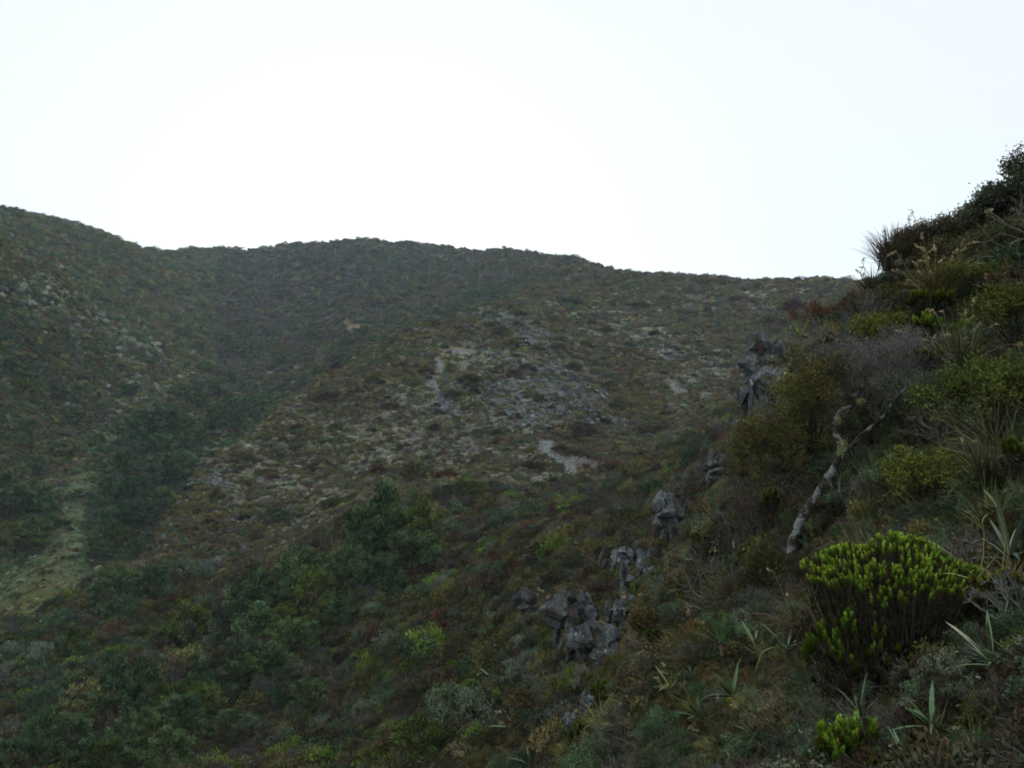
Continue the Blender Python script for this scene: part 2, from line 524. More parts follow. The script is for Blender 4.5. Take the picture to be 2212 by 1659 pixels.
# ------------------------------------------------------------------ colours of the cover
OLIVE = np.array((0.066, 0.066, 0.026)); BROWN = np.array((0.055, 0.046, 0.031)); GREEN = np.array((0.040, 0.064, 0.034))
RUST = np.array((0.085, 0.044, 0.028)); PALE = np.array((0.168, 0.185, 0.152)); STRAW = np.array((0.19, 0.165, 0.085))
ROCK = np.array((0.16, 0.175, 0.18)); SCREE = np.array((0.225, 0.25, 0.272)); SOIL = np.array((0.066, 0.054, 0.044))
TAN = np.array((0.31, 0.225, 0.145)); DULL = np.array((0.066, 0.070, 0.055)); MAUVE = np.array((0.078, 0.075, 0.070))
LIME = np.array((0.20, 0.30, 0.045)); DKGREEN = np.array((0.026, 0.046, 0.030)); SAGE = np.array((0.12, 0.15, 0.11))
CREAM = np.array((0.52, 0.50, 0.36))

GK = 1.0
for _c in (OLIVE, BROWN, GREEN, RUST, PALE, STRAW, DULL, MAUVE, DKGREEN, SAGE, SOIL): _c *= 1.85
SCREE *= 1.0; ROCK *= 0.9

def blob(px, py, L):
    o = np.zeros(np.shape(px))
    for (cx, cy, sx, sy, ang, k) in L:
        a = math.radians(ang); dx = px - cx; dy = py - cy
        u = (dx * math.cos(a) + dy * math.sin(a)) / sx; v = (-dx * math.sin(a) + dy * math.cos(a)) / sy
        o = np.maximum(o, k * np.exp(-(u * u + v * v) * 0.7))
    return o
PALE_B = [(290,470,75,45,-25,1),(380,440,80,40,-12,1),(440,420,60,35,0,0.9),(225,490,35,40,-50,0.9),(520,455,35,25,10,0.6),(470,355,40,15,20,0.8),(640,340,55,18,25,0.6),(700,375,40,25,25,0.6),(730,300,60,8,0,0.5),
          (50,300,75,16,35,1.0),(110,335,60,14,33,0.9),(20,280,40,14,33,0.8),(150,400,40,22,10,0.5)]
ROCK_B = [(500,318,32,10,8,1.0),(535,340,30,14,30,1),(505,395,30,20,0,1),(560,385,22,32,-20,1),(590,395,18,30,-10,1),(545,410,40,20,0,1),(610,425,18,12,0,0.8),(445,405,16,9,10,1),(670,352,18,10,25,0.9),(530,372,40,26,0,0.8),(215,480,12,14,-40,0.9),(475,440,30,8,10,0.5),(70,320,30,8,35,0.6)]
MEADOW_B = [(84,484,17,10,-20,0.8),(74,512,11,13,25,0.8),(70,540,20,14,0,1),(60,566,26,14,-10,1),(26,590,60,18,-10,1),(8,614,54,18,-8,1),(108,437,12,4,0,1)]
def poly(px, py, P):
    P = np.asarray(P, float); ins = np.zeros(np.shape(px), bool); j = len(P) - 1
    for i in range(len(P)):
        c = ((P[i, 1] > py) != (P[j, 1] > py)) & (px < (P[j, 0] - P[i, 0]) * (py - P[i, 1]) / (P[j, 1] - P[i, 1] + 1e-9) + P[i, 0])
        ins ^= c; j = i
    return ins
def rp(L, ox, oy, s=2.011):
    return [((ox + a / s) / 4, (oy + b / s) / 4) for a, b in L]
SCREES = [rp([(1140,720),(1240,730),(1215,800),(1290,860),(1370,870),(1440,825),(1590,920),(1570,970),(1480,910),(1385,900),(1440,1000),(1380,1030),(1280,930),(1200,860),(1110,800)], 1600, 1400),
          rp([(290,50),(345,90),(345,150),(365,170),(350,200),(290,240),(285,290),(340,340),(385,400),(480,500),(460,540),(340,400),(260,300),(200,270),(240,240),(290,190)], 1600, 1400),
          rp([(1330,1150),(1380,1150),(1520,1250),(1400,1240)], 2000, 950),
          rp([(360,40),(500,30),(640,60),(600,80),(420,70)], 1600, 1380)]
TANS = [rp([(750,850),(800,905),(900,905),(965,875),(900,925),(830,930),(820,965),(770,930)], 1000, 850), rp([(690,1275),(780,1245),(740,1280)], 1000, 850)]

def mixv(a, b, w):
    w = np.clip(w, 0, 1)[:, None]
    return a * (1 - w) + b * w

def ground_colour(x, y, z):
    jx = fbm(x / 9.0, y / 9.0, 3, 3); 
    q, r, px, py = zone(x + jx * np.hypot(x, y) * 0.03, y + jx * np.hypot(x, y) * 0.03, z)
    px, py = to_pix(x, y, z)
    wob = np.clip(r / 60, 0.3, 2)
    pxw = px + 5 * fbm(x / 3.0, y / 3.0, 11, 3); pyw = py + 3 * fbm(x / 3.0, y / 3.0, 12, 3)
    n1 = fbm(x / (2.5 * wob), y / (2.5 * wob), 21, 4); n2 = fbm(x / (7 * wob), y / (7 * wob), 22, 3); n3 = fbm(x / 30, y / 30, 23, 4)
    c = np.tile(SOIL, (len(x), 1))
    b = [mixv(np.tile(SOIL * 0.8, (len(x), 1)), OLIVE * 0.9, 0.5 + n1 * 1.2),
         mixv(mixv(np.tile(BROWN, (len(x), 1)), OLIVE, 0.4 + n1 * 1.6), SOIL, n2 * 1.2),
         mixv(mixv(np.tile(BROWN, (len(x), 1)), OLIVE * 1.1, 0.5 + n1 * 1.5), MAUVE, 0.2 + n2 * 1.3),
         mixv(mixv(np.tile(DULL, (len(x), 1)), BROWN * 1.1, 0.3 + n1 * 1.2), OLIVE, 0.1 + n2 * 1.4),
         mixv(mixv(np.tile(OLIVE, (len(x), 1)), BROWN * 1.1, 0.2 + n1 * 1.2), GREEN * 0.9, 0.1 + n2 * 1.2)]
    for k in range(5):
        c[q == k] = b[k][q == k]
    far = (q >= 2)
    low = np.clip(1 - (r - 90) / 120, 0, 1) * (q == 3)
    c = mixv(c, DKGREEN, low * 0.8)
    pl = blob(pxw, pyw, PALE_B) * far
    terr = fbm(x / 4.0 + 0.3 * y / 4.0, z / 0.55, 91, 3)
    c = mixv(c, PALE * 0.85, pl * np.clip(0.25 + terr * 2.0, 0, 1) * 0.75)
    rk = blob(pxw, pyw, ROCK_B) * far
    c = mixv(c, ROCK, np.clip(rk * 1.6 - 0.35 + n1 * 0.9, 0, 1) * (rk > 0.12))
    md = blob(pxw, pyw, MEADOW_B) * (q >= 3) * (r > 78)
    mc = mixv(mixv(np.tile(SAGE * np.array((0.95, 1.1, 0.95)), (len(x), 1)), STRAW * 0.6, n1 * 1.2), np.array((0.26, 0.19, 0.13)), n2 * 1.4 - 0.25)
    mc = mixv(mc, np.array((0.20, 0.22, 0.07)), (py - 575) / 50 + 0.6 * n2) * 0.62
    c = mixv(c, mc, np.clip(md * 2.4 - 0.5 + 0.5 * n1, 0, 1) * (md > 0.15))
    px1 = px + 1.6 * fbm(x / 1.4, y / 1.4, 13, 2); py1 = py + 1.0 * fbm(x / 1.4, y / 1.4, 14, 2)
    for P in SCREES:
        acc = np.zeros(len(px))
        for q_ in range(6):
            acc += poly(px1 + 1.3 * math.cos(q_ * 1.05) + 1.0 * n1, py1 + 0.8 * math.sin(q_ * 1.05), P) / 6.0
        c = mixv(c, SCREE, acc * (r > 60) * np.clip(0.9 + 0.6 * n1, 0, 1))
    for P in TANS:
        c = mixv(c, TAN, (poly(px1 + 1.5 * n1, py1 + 0.8 * n1, P) & (r > 120)) * np.clip(0.75 + n1, 0.3, 1))
    return c

# ------------------------------------------------------------------ terrain mesh
azs = np.r_[np.arange(-180, -58, 3.0), np.arange(-58, -37, 0.6), np.arange(-37, 37, 0.095), np.arange(37, 58, 0.6), np.arange(58, 180, 3.0)]
azs = np.radians(azs); NA = len(azs)
rs = np.exp(np.linspace(math.log(1.0), math.log(880), 640)); NR = len(rs)
X = (np.sin(azs)[:, None] * rs).ravel(); Y = (np.cos(azs)[:, None] * rs).ravel()
Z = height(X, Y)
ii, jj = np.meshgrid(np.arange(NA), np.arange(NR - 1), indexing='ij')
i2 = (ii + 1) % NA
q4 = np.stack([ii * NR + jj, ii * NR + jj + 1, i2 * NR + jj + 1, i2 * NR + jj], -1).reshape(-1, 4)
V = np.c_[X, Y, Z]
cidx = len(V)
V = np.r_[V, [[0, 0, float(Z.reshape(NA, NR)[:, 0].mean())]]]
fan = np.stack([np.full(NA, cidx), np.arange(NA) * NR, ((np.arange(NA) + 1) % NA) * NR], 1)
me = bpy.data.meshes.new('hillside')
me.vertices.add(len(V)); me.vertices.foreach_set('co', V.astype(np.float32).ravel())
loops = np.r_[q4.ravel(), fan.ravel()].astype(np.int32)
tot = np.r_[np.full(len(q4), 4), np.full(len(fan), 3)]
me.loops.add(len(loops)); me.loops.foreach_set('vertex_index', loops)
me.polygons.add(len(tot)); st = np.zeros(len(tot), np.int32); st[1:] = np.cumsum(tot)[:-1]
me.polygons.foreach_set('loop_start', st)
me.polygons.foreach_set('use_smooth', np.ones(len(tot), bool))
me.update(calc_edges=True)
GC = np.r_[ground_colour(X, Y, Z), [SOIL]]
at_ = me.attributes.new('col', 'FLOAT_COLOR', 'POINT')
at_.data.foreach_set('color', np.c_[GC, np.ones(len(GC))].astype(np.float32).ravel())
me.materials.append(M_GROUND)
tag(link('hillside_terrain', me), 'steep shrub covered mountain slopes around a gully', None, None, 'structure')

# ------------------------------------------------------------------ plant prototypes for the mass cover
PROTO = bpy.data.collections.new('cover_prototypes')     # not linked into the scene
def proto(name, mb, mat=None):
    o = bpy.data.objects.new(name, mb.mesh(name, mat or M_LEAF))
    PROTO.objects.link(o)
    return o

def ball(n, r):
    return unit(r.normal(size=(n, 3))) * (r.random((n, 1)) ** (1 / 3))

def mound(seed, n, leaf, flat=0.7, clumps=14, up=0.5, spread=0.34, shade=(0.55, 1.5)):
    r = np.random.default_rng(seed); mb = MB()
    c = unit(r.normal(size=(clumps, 3))); c[:, 2] = np.abs(c[:, 2])
    c = c * (0.55 + 0.3 * r.random((clumps, 1))) * np.array([1, 1, flat])
    k = r.integers(0, clumps, n)
    P = c[k] + ball(n, r) * spread * np.array([1, 1, 0.85])
    P[:, 2] = np.maximum(P[:, 2], -0.05)
    D = unit(P) + np.array([0, 0, up]) + 0.6 * r.normal(size=(n, 3))
    tone = r.uniform(shade[0], shade[1], clumps)[k][:, None] * r.uniform(0.7, 1.35, (n, 1))
    hue = 1 + 0.06 * r.normal(size=(clumps, 3))[k]
    leaves(mb, P, D, leaf * r.uniform(0.7, 1.4, n), leaf * 0.55 * r.uniform(0.7, 1.3, n), np.clip(tone * hue, 0.2, 2.2), r=r)
    return mb
def grass_proto(seed, n, width=0.02, droop=1.2, spread=0.35, nseg=3):
    r = np.random.default_rng(seed); mb = MB()
    P = r.normal(size=(n, 3)) * np.array([0.12, 0.12, 0])
    D = np.c_[r.normal(size=(n, 2)) * spread, np.ones(n)]
    c = np.ones((n, 3)) * r.uniform(0.6, 1.5, (n, 1)) * (1 + 0.12 * r.normal(size=(n, 3)))
    blades(mb, P, D, r.uniform(0.6, 1.15, n), width * r.uniform(0.6, 1.4, n), droop * r.uniform(0.3, 1.4, n), c, nseg, r)
    return mb
def twig_proto(seed, n0=9, levels=3, leafy=0, kids=3, spread=0.6):
    r = np.random.default_rng(seed); mb = MB()
    P = r.normal(size=(n0, 3)) * np.array([0.1, 0.1, 0]); D = unit(np.c_[r.normal(size=(n0, 2)) * 0.7, np.full(n0, 1.0)])
    L = 0.45; rad = 0.02
    for lv in range(levels):
        E = P + D * L * r.uniform(0.7, 1.2, (len(P), 1))
        segs(mb, P, E, rad, rad * 0.65, np.ones((len(P), 3)) * r.uniform(0.6, 1.4, (len(P), 1)))
        k = kids
        P = np.repeat(E, k, 0); D = unit(np.repeat(D, k, 0) + spread * r.normal(size=(len(P), 3)) + np.array([0, 0, 0.12]))
        L *= 0.62; rad *= 0.6
    if leafy:
        P = np.repeat(P, leafy, 0) + 0.05 * r.normal(size=(len(P) * leafy, 3))
        leaves(mb, P, np.repeat(D, leafy, 0) + 0.8 * r.normal(size=P.shape), 0.07, 0.035, np.ones((len(P), 3)) * r.uniform(0.6, 1.5, (len(P), 1)), r=r)
    return mb
def rosette_proto(seed, n=16):
    r = np.random.default_rng(seed); mb = MB()
    a = np.arange(n) * 2.399; el = np.linspace(0.15, 1.25, n)
    D = np.c_[np.cos(a) * np.cos(el), np.sin(a) * np.cos(el), np.sin(el)]
    c = np.ones((n, 3)) * r.uniform(0.6, 1.5, (n, 1))
    blades(mb, np.zeros((n, 3)), D, r.uniform(0.75, 1.1, n), 0.13, 0.5 * r.uniform(0.2, 1.2, n), c, 4, r)
    return mb

PR = {}
for i in range(4): PR['heath%d' % i] = mound(100 + i, 420, 0.17, 0.62, 12)
for i in range(2): PR['cushion%d' % i] = mound(120 + i, 260, 0.2, 0.28, 9, 0.1, 0.4, (0.6, 1.4))
for i in range(2): PR['tuft%d' % i] = grass_proto(130 + i, 90, 0.05, 1.0, 0.45, 2)
for i in range(3): PR['bushy%d' % i] = mound(140 + i, 1000, 0.115, 0.8, 24, 0.4, 0.26)
for i in range(3): PR['sprig%d' % i] = mound(150 + i, 1300, 0.085, 0.7, 30, 0.8, 0.22)
for i in range(3): PR['grass%d' % i] = grass_proto(160 + i, 170, 0.016, 1.5, 0.5, 4)
for i in range(2): PR['twiggy%d' % i] = twig_proto(170 + i, 12, 4, 0, 3)
for i in range(2): PR['leafy%d' % i] = twig_proto(180 + i, 10, 3, 7, 3)
for i in range(2): PR['rosette%d' % i] = rosette_proto(190 + i)
names = sorted(PR)
for i, n in enumerate(names):
    proto('%02d_%s' % (i, n), PR[n], M_WOOD if 'twiggy' in n else M_LEAF)
IDX = {n: i for i, n in enumerate(names)}
def pick(kind, r, n):
    ids = [IDX[k] for k in names if k.startswith(kind)]
    return np.array(ids)[r.integers(0, len(ids), n)]

def gn_group():
    g = bpy.data.node_groups.new('scatter_cover', 'GeometryNodeTree')
    g.interface.new_socket('Geometry', in_out='INPUT', socket_type='NodeSocketGeometry')
    g.interface.new_socket('Geometry', in_out='OUTPUT', socket_type='NodeSocketGeometry')
    N = g.nodes.new; Lk = g.links.new
    gi, go = N('NodeGroupInput'), N('NodeGroupOutput')
    ci = N('GeometryNodeCollectionInfo'); ci.inputs['Collection'].default_value = PROTO
    ci.inputs['Separate Children'].default_value = True; ci.inputs['Reset Children'].default_value = True
    ip = N('GeometryNodeInstanceOnPoints'); ip.inputs['Pick Instance'].default_value = True
    def na(name, typ):
        n = N('GeometryNodeInputNamedAttribute'); n.data_type = typ; n.inputs['Name'].default_value = name
        return n.outputs['Attribute']
    Lk(gi.outputs[0], ip.inputs['Points']); Lk(ci.outputs[0], ip.inputs['Instance'])
    Lk(na('idx', 'INT'), ip.inputs['Instance Index'])
    er = N('FunctionNodeEulerToRotation'); Lk(na('rot', 'FLOAT_VECTOR'), er.inputs[0]); Lk(er.outputs[0], ip.inputs['Rotation'])
    Lk(na('scl', 'FLOAT_VECTOR'), ip.inputs['Scale'])
    Lk(ip.outputs[0], go.inputs[0])
    return g
GN = gn_group()
def scatter(name, label, P, idx, scl, tint, tilt=0.25):
    n = len(P)
    me = bpy.data.meshes.new(name)
    me.vertices.add(n); me.vertices.foreach_set('co', P.astype(np.float32).ravel())
    me.attributes.new('idx', 'INT', 'POINT').data.foreach_set('value', idx.astype(np.int32))
    rot = np.c_[rng.normal(size=(n, 2)) * tilt, rng.random(n) * 6.283]
    me.attributes.new('rot', 'FLOAT_VECTOR', 'POINT').data.foreach_set('vector', rot.astype(np.float32).ravel())
    s = np.asarray(scl, float)
    if s.ndim == 1: s = s[:, None] * np.array([1, 1, 1.0]) * rng.uniform(0.8, 1.25, (n, 3))
    me.attributes.new('scl', 'FLOAT_VECTOR', 'POINT').data.foreach_set('vector', s.astype(np.float32).ravel())
    t = np.clip(tint, 0.004, 0.8)
    me.attributes.new('tint', 'FLOAT_COLOR', 'POINT').data.foreach_set('color', np.c_[t, np.ones(n)].astype(np.float32).ravel())
    o = link(name, me)
    md = o.modifiers.new('scatter', 'NODES'); md.node_group = GN
    tag(o, label, None, None, 'stuff')
    return o

def candidates(n, r0, r1, az0=-39, az1=39):
    az = np.radians(rng.uniform(az0, az1, n)); lr = rng.uniform(math.log(r0), math.log(r1), n)
    r = np.exp(lr); x = np.sin(az) * r; y = np.cos(az) * r
    return x, y, height(x, y), r
def choose(wts):
    """pick a column index per row of weights"""
    w = np.maximum(wts, 0); c = np.cumsum(w, 1); u = rng.random(len(w)) * c[:, -1]
    return (u[:, None] > c).sum(1)

# ---- far slopes: middle spur, bowl, left hill
xa, ya = hits(rng.uniform(-70, 1094, 120000), rng.uniform(195, 640, 120000))
xb, yb, _, _ = candidates(34000, 60, 430)
x = np.r_[xa, xb]; y = np.r_[ya, yb]; z = height(x, y)
q, r, px, py = zone(x, y, z)
ok = (q >= 2) & seen(x, y, z, np.where(np.arange(len(x)) >= len(xa), 30.0, 3.0))
x, y, z, r, q, px, py = [k[ok] for k in (x, y, z, r, q, px, py)]
n1 = fbm(x / 6, y / 6, 31, 3); n2 = fbm(x / 16, y / 16, 32, 3); n3 = fbm(x / 5, y / 5, 33, 3)
pl = blob(px, py, PALE_B); rk = blob(px, py, ROCK_B); md = blob(px, py, MEADOW_B) * (q >= 3)
scr = np.zeros(len(x), bool)
for Pp in SCREES + TANS:
    for (du, dv) in ((0, 0), (1.8, 0), (-1.8, 0), (0, 1.6), (0, -1.2)): scr |= poly(px + du, py - dv, Pp)
keep = rng.random(len(x)) < 0.95 * (1 - 0.72 * np.clip(rk * 1.3 - 0.2, 0, 1))
keep &= ~scr
keep &= rng.random(len(x)) > 0.55 * np.clip(md * 2.2 - 0.5, 0, 1)
x, y, z, r, q, px, py, n1, n2, n3, pl, rk, md = [k[keep] for k in (x, y, z, r, q, px, py, n1, n2, n3, pl, rk, md)]
n = len(x); C2, C3, C4 = q == 2, q == 3, q == 4
gully = np.clip(1 - (r - 90) / 130, 0, 1) * C3
Wt = np.c_[0.30 + 1.1 * np.clip(n1, 0, 1) + 0.15 * C4,                       # olive
           (0.34 + 1.2 * np.clip(-n1, 0, 1)) * np.where(C2, 0.85, 0.7),                                   # brown
           0.14 + 1.0 * np.clip(n2, 0, 1) * (C3 | C4) + 0.32 * C3 + 0.42 * C4 + 2.2 * gully * (md < 0.25) + 1.6 * md,          # green
           0.008 + 0.12 * np.clip(n3 - 0.25, 0, 1) * C2,                      # rust
           3.4 * pl * (0.08 + np.clip(n3 * 1.6 + 0.25, 0, 1)) + 1.5 * md,            # pale cushion
           0.05 + 0.5 * pl * np.clip(n2 + .2, 0, 1) + 0.08 * C4 + 0.5 * md,   # straw tuft
           0.10 + 0.5 * C3 * (1 - gully) + 0.2 * np.clip(n2, 0, 1)]           # dull mauve
k = choose(Wt)
pal = np.stack([OLIVE * 1.1, BROWN * 1.05, GREEN * 1.0, RUST * 0.8, PALE * 0.88, STRAW * 0.8, MAUVE * 0.9])
tint = pal[k] * rng.uniform(0.75, 1.28, (n, 1)) * (1 + 0.05 * rng.normal(size=(n, 3)))
tint *= np.where(C2, 1.6, np.where(C4, 1.8, 1.36))[:, None]
size = np.interp(r, [66, 120, 250, 430], [0.30, 0.40, 0.85, 1.25]) * np.clip(np.exp(rng.normal(size=n) * 0.5), 0.3, 2.1)
tint *= np.where((md > 0.3) & (k == 2), 1.7, 1.0)[:, None] * np.where((md > 0.3)[:, None], np.array((1.1, 1.05, 0.9)), 1.0)
size *= np.where(k == 4, 0.85, 1.0) * np.where(k == 5, 0.7, 1) * np.where(md > 0.3, 0.7, 1)
idx = pick('heath', rng, n); m4 = k == 4; m5 = k == 5
idx[m4] = pick('cushion', rng, m4.sum()); idx[m5] = pick('tuft', rng, m5.sum())
P = np.c_[x, y, z - size * 0.08]
for zz, nm, lb in ((C2, 'spur_undergrowth', 'low brown and pale heath covering the middle spur'), (C3, 'bowl_undergrowth', 'dull olive scrub covering the gully and bowl below the far ridge'), (C4, 'left_hill_undergrowth', 'olive and straw scrub covering the left hill')):
    scatter(nm, lb, P[zz], idx[zz], size[zz], tint[zz])
print('far cover', n)


# loose rubble on the stony parts of the spur and in the scree
import bmesh
def stone_proto(name, seed):
    r = np.random.default_rng(seed); bm = bmesh.new(); bmesh.ops.create_icosphere(bm, subdivisions=1, radius=1.0)
    v = np.array([p.co[:] for p in bm.verts])
    for k_ in range(5):
        nrm = unit(r.normal(size=3)); ex = v @ nrm - r.uniform(0.35, 0.7); v = v - np.where(ex > 0, ex, 0)[:, None] * nrm
    f = np.array([[q_.index for q_ in p.verts] for p in bm.faces]); bm.free()
    mb = MB(); mb.add(v * np.array([1, 0.8, 0.6]), f, (1, 1, 1)); return mb
STONES = bpy.data.collections.new('stone_prototypes')
for i in range(4):
    o = bpy.data.objects.new('stone_%d' % i, stone_proto('stone', 200 + i).mesh('stone', M_WOOD)); STONES.objects.link(o)
GN_S = GN.copy(); 
for nd in GN_S.nodes:
    if nd.bl_idname == 'GeometryNodeCollectionInfo': nd.inputs['Collection'].default_value = STONES
def rubble(name, label, pxr, pyr, n, test, smin, smax, tone):
    x, y = hits(rng.uniform(*pxr, n), rng.uniform(*pyr, n)); z = height(x, y); q, r, px, py = zone(x, y, z)
    ok = test(px, py, r, q); x, y, z, r = x[ok], y[ok], z[ok], r[ok]; n = len(x)
    sz = rng.uniform(0, 1, n) ** 3 * (smax - smin) + smin
    tn = np.asarray(tone) * rng.uniform(0.45, 1.5, (n, 1)) * (1 + 0.05 * rng.normal(size=(n, 3)))
    o = scatter(name, label, np.c_[x, y, z + sz * 0.15], rng.integers(0, 4, n), sz, tn, 0.5)
    o.modifiers[0].node_group = GN_S
    print(name, n)
def stony(px, py, r, q):
    x = (px - 512) / 6.0; y = py / 4.0
    return (q == 2) & (blob(px, py, ROCK_B) * (0.6 + 0.8 * rng.random(len(px))) + 0.55 * fbm(x / 2.2, y / 2.2, 77, 3) > 0.50)
rubble('spur_rubble', 'grey broken stones strewn over the stony spur face', (180, 700), (305, 500), 26000,
       stony, 0.10, 0.62, (0.150, 0.170, 0.174))
def in_scree(px, py, r, q):
    o = np.zeros(len(px), bool)
    for P in SCREES: o |= poly(px + rng.normal(size=len(px)) * 1.2, py + rng.normal(size=len(px)) * 0.8, P)
    return o & (r > 60)
rubble('scree_stones', 'fine grey scree stones in chutes on the spur', (420, 700), (335, 490), 22000, in_scree, 0.06, 0.30, (0.235, 0.257, 0.266))

# ------------------------------------------------------------------ rocks
def rock_mesh(name, seed, mat, sub=3, planes=11, rough=0.05, stretch=1.0):
    import bmesh
    r = np.random.default_rng(seed)
    bm = bmesh.new(); bmesh.ops.create_icosphere(bm, subdivisions=sub, radius=1.0)
    v = np.array([p.co[:] for p in bm.verts])
    for k in range(planes):
        nrm = unit(r.normal(size=3) * np.array([1.3, 1.3, 0.8])); d = r.uniform(0.32, 0.72)
        ex = v @ nrm - d; v = v - np.where(ex > 0, ex, 0)[:, None] * nrm
    # stepped bedding and chipped edges
    bed = vnoise(v[:, 2] * 5.0 + 0.8 * v[:, 0] + seed, v[:, 0] * 0.7, seed % 53); v[:, :2] *= (1 + 0.13 * np.sign(bed) * np.minimum(np.abs(bed) * 3, 1))[:, None]
    nn = vnoise(v[:, 0] * 7 + seed + v[:, 2] * 5, v[:, 1] * 7 - v[:, 2] * 3, seed % 97)
    v = v + v * (nn * rough)[:, None]
    for p, c in zip(bm.verts, v): p.co = c
    me = bpy.data.meshes.new(name); bm.to_mesh(me); bm.free()
    me.materials.append(mat)
    return me
ROCKS = [rock_mesh('rock_block', 300 + i, M_ROCK, 4, 14 + i % 3, 0.05) for i in range(5)]
ROCKS_D = [rock_mesh('dark_rock_block', 320 + i, M_ROCK_DARK, 4, 14, 0.06) for i in range(3)]
ROCKS_F = [rock_mesh('far_rock_block', 340 + i, M_ROCK_FAR, 3, 12, 0.07) for i in range(4)]

def point(px, py, r):
    az, e = pix_dir(px, py)
    return np.array([math.sin(az) * r, math.cos(az) * r, float(e) * r])

def outcrop(label, r, blocks, meshes, cat='rock', name='rock_outcrop'):
    """blocks: centre x, y in the picture, half width, half height in picture units, lean, depth offset"""
    b0 = blocks[0]
    base = point(b0[0], max(b[1] + b[3] for b in blocks), r)
    bx0 = min(b[0] - b[2] for b in blocks); bx1 = max(b[0] + b[2] for b in blocks); by0 = min(b[1] - b[3] for b in blocks); by1 = max(b[1] + b[3] for b in blocks)
    CLEAR.append(((bx0 + bx1) / 2, (by0 + by1) / 2 + 6, (bx1 - bx0) / 2 + 5, (by1 - by0) / 2 + 12, r + 2.5, 0.9))
    root = link(name, None, loc=base)
    tag(root, label, cat)
    for i, (px, py, hw, hh, lean, dz) in enumerate(blocks):
        rr = r + dz
        p = point(px, py, rr) - base
        k = rr / F
        o = link('block', meshes[i % len(meshes)], root, p, (rng.normal() * 0.15, math.radians(lean), rng.uniform(0, 6.28)), (hw * k * 1.15, hw * k * 1.15, hh * k * 1.12))
    return root

def crag(label, r, P, n, size, meshes, seed, slope=0.012):
    '''angular blocks filling an outline; the upper ones stand farther back'''
    rr = np.random.default_rng(seed); P = np.asarray(P, float)
    x0, y0 = P.min(0); x1, y1 = P.max(0); pts = []
    t = 0
    while len(pts) < n and t < 4000:
        t += 1
        a, b = rr.uniform(x0, x1), rr.uniform(y0, y1)
        if not poly(np.array([a]), np.array([b]), P)[0]: continue
        if any(abs(a - u) < size * 0.55 and abs(b - v) < size * 0.7 for u, v in pts): continue
        pts.append((a, b))
    bl = [(a, b, size * rr.uniform(0.5, 1.15), size * rr.uniform(0.75, 1.75), rr.normal() * 14, (y1 - b) * slope + rr.normal() * 0.12) for a, b in pts]
    cx, cy = P.mean(0); wx, wy = (x1 - x0) / 2, (y1 - y0) / 2
    for q_ in range(3):      # the main body behind the broken front
        bl.append((cx + rr.normal() * wx * 0.22, cy + (q_ - 1) * wy * 0.42, wx * rr.uniform(0.62, 0.8), wy * rr.uniform(0.5, 0.62), rr.normal() * 6, 0.25 + (1 - q_) * 0.12))
    return outcrop(label, r, bl, meshes)
MIXR = [ROCKS[0], ROCKS_D[0], ROCKS[1], ROCKS[2], ROCKS_D[1], ROCKS[3], ROCKS[4], ROCKS_D[2]]
crag('tall jagged grey crag with pointed top at the edge of the close hillside', 14.9, [(760, 335), (764, 334), (771, 346), (785, 350), (794, 357), (795, 368), (786, 384), (776, 402), (757, 404), (741, 405), (738, 398), (746, 390), (744, 378), (741, 368), (744, 356), (751, 344)], 30, 8.5, MIXR, 1)
outcrop('pointed rock tooth on top of the tall crag', 15.1, [(761, 342, 6, 12, 6, 0), (767, 350, 6, 9, 10, 0.1)], [ROCKS[1], ROCKS[3]])
crag('small grey stone block below the tall crag', 14.2, [(729, 424), (737, 420), (742, 426), (741, 442), (733, 444), (728, 434)], 6, 5.5, MIXR, 2)
crag('square grey rock pillar standing on the rib edge among brown scrub', 12.9, [(656, 502), (668, 491), (684, 494), (691, 506), (691, 540), (680, 548), (660, 547), (655, 530)], 18, 8.5, MIXR, 3)
crag('slim bluish rock post rising from the stony slope', 12.2, [(618, 565), (627, 563), (629, 580), (627, 596), (618, 596), (617, 580)], 6, 5.5, MIXR, 4)
crag('dark fractured rock face left of the lower crag', 12.2, [(549, 606), (561, 595), (590, 593), (599, 606), (594, 640), (578, 654), (560, 652), (552, 634)], 20, 9, [ROCKS_D[0], ROCKS_D[1], ROCKS[4], ROCKS_D[2]], 5)
crag('lower grey crag split by a dark cleft above the grass', 10.9, [(594, 634), (604, 624), (621, 623), (635, 640), (637, 668), (629, 692), (604, 696), (596, 682), (590, 656)], 24, 9, MIXR, 6)
crag('small pale stone low on the rib near the picture bottom', 9.9, [(566, 712), (574, 710), (577, 722), (572, 732), (565, 728)], 4, 5.5, ROCKS, 7)
crag('dark knob of rock left of the stony patch', 16.0, [(515, 598), (525, 588), (540, 592), (546, 604), (530, 610), (516, 608)], 7, 6.5, ROCKS_D, 8)
crag('broken grey rock step between the slim post and the lower crag', 11.7, [(608, 600), (630, 597), (635, 618), (618, 626), (604, 620)], 10, 6.5, MIXR, 11)
crag('low grey rocks at the foot of the lower crag', 10.5, [(580, 694), (600, 692), (606, 714), (586, 722)], 8, 6.5, MIXR, 12)
crag('broken rocks on the rib just below the small stone block', 13.9, [(706, 462), (722, 450), (728, 464), (712, 484), (700, 482)], 9, 6, MIXR, 13)
crag('low broken ledge of grey rock above the slim post', 13.4, [(600, 556), (640, 548), (646, 556), (604, 566)], 9, 5.5, MIXR, 9)
crag('broken dark ledge running down from the rock pillar', 12.6, [(634, 566), (655, 550), (662, 560), (645, 590), (634, 600)], 10, 6, MIXR, 10)

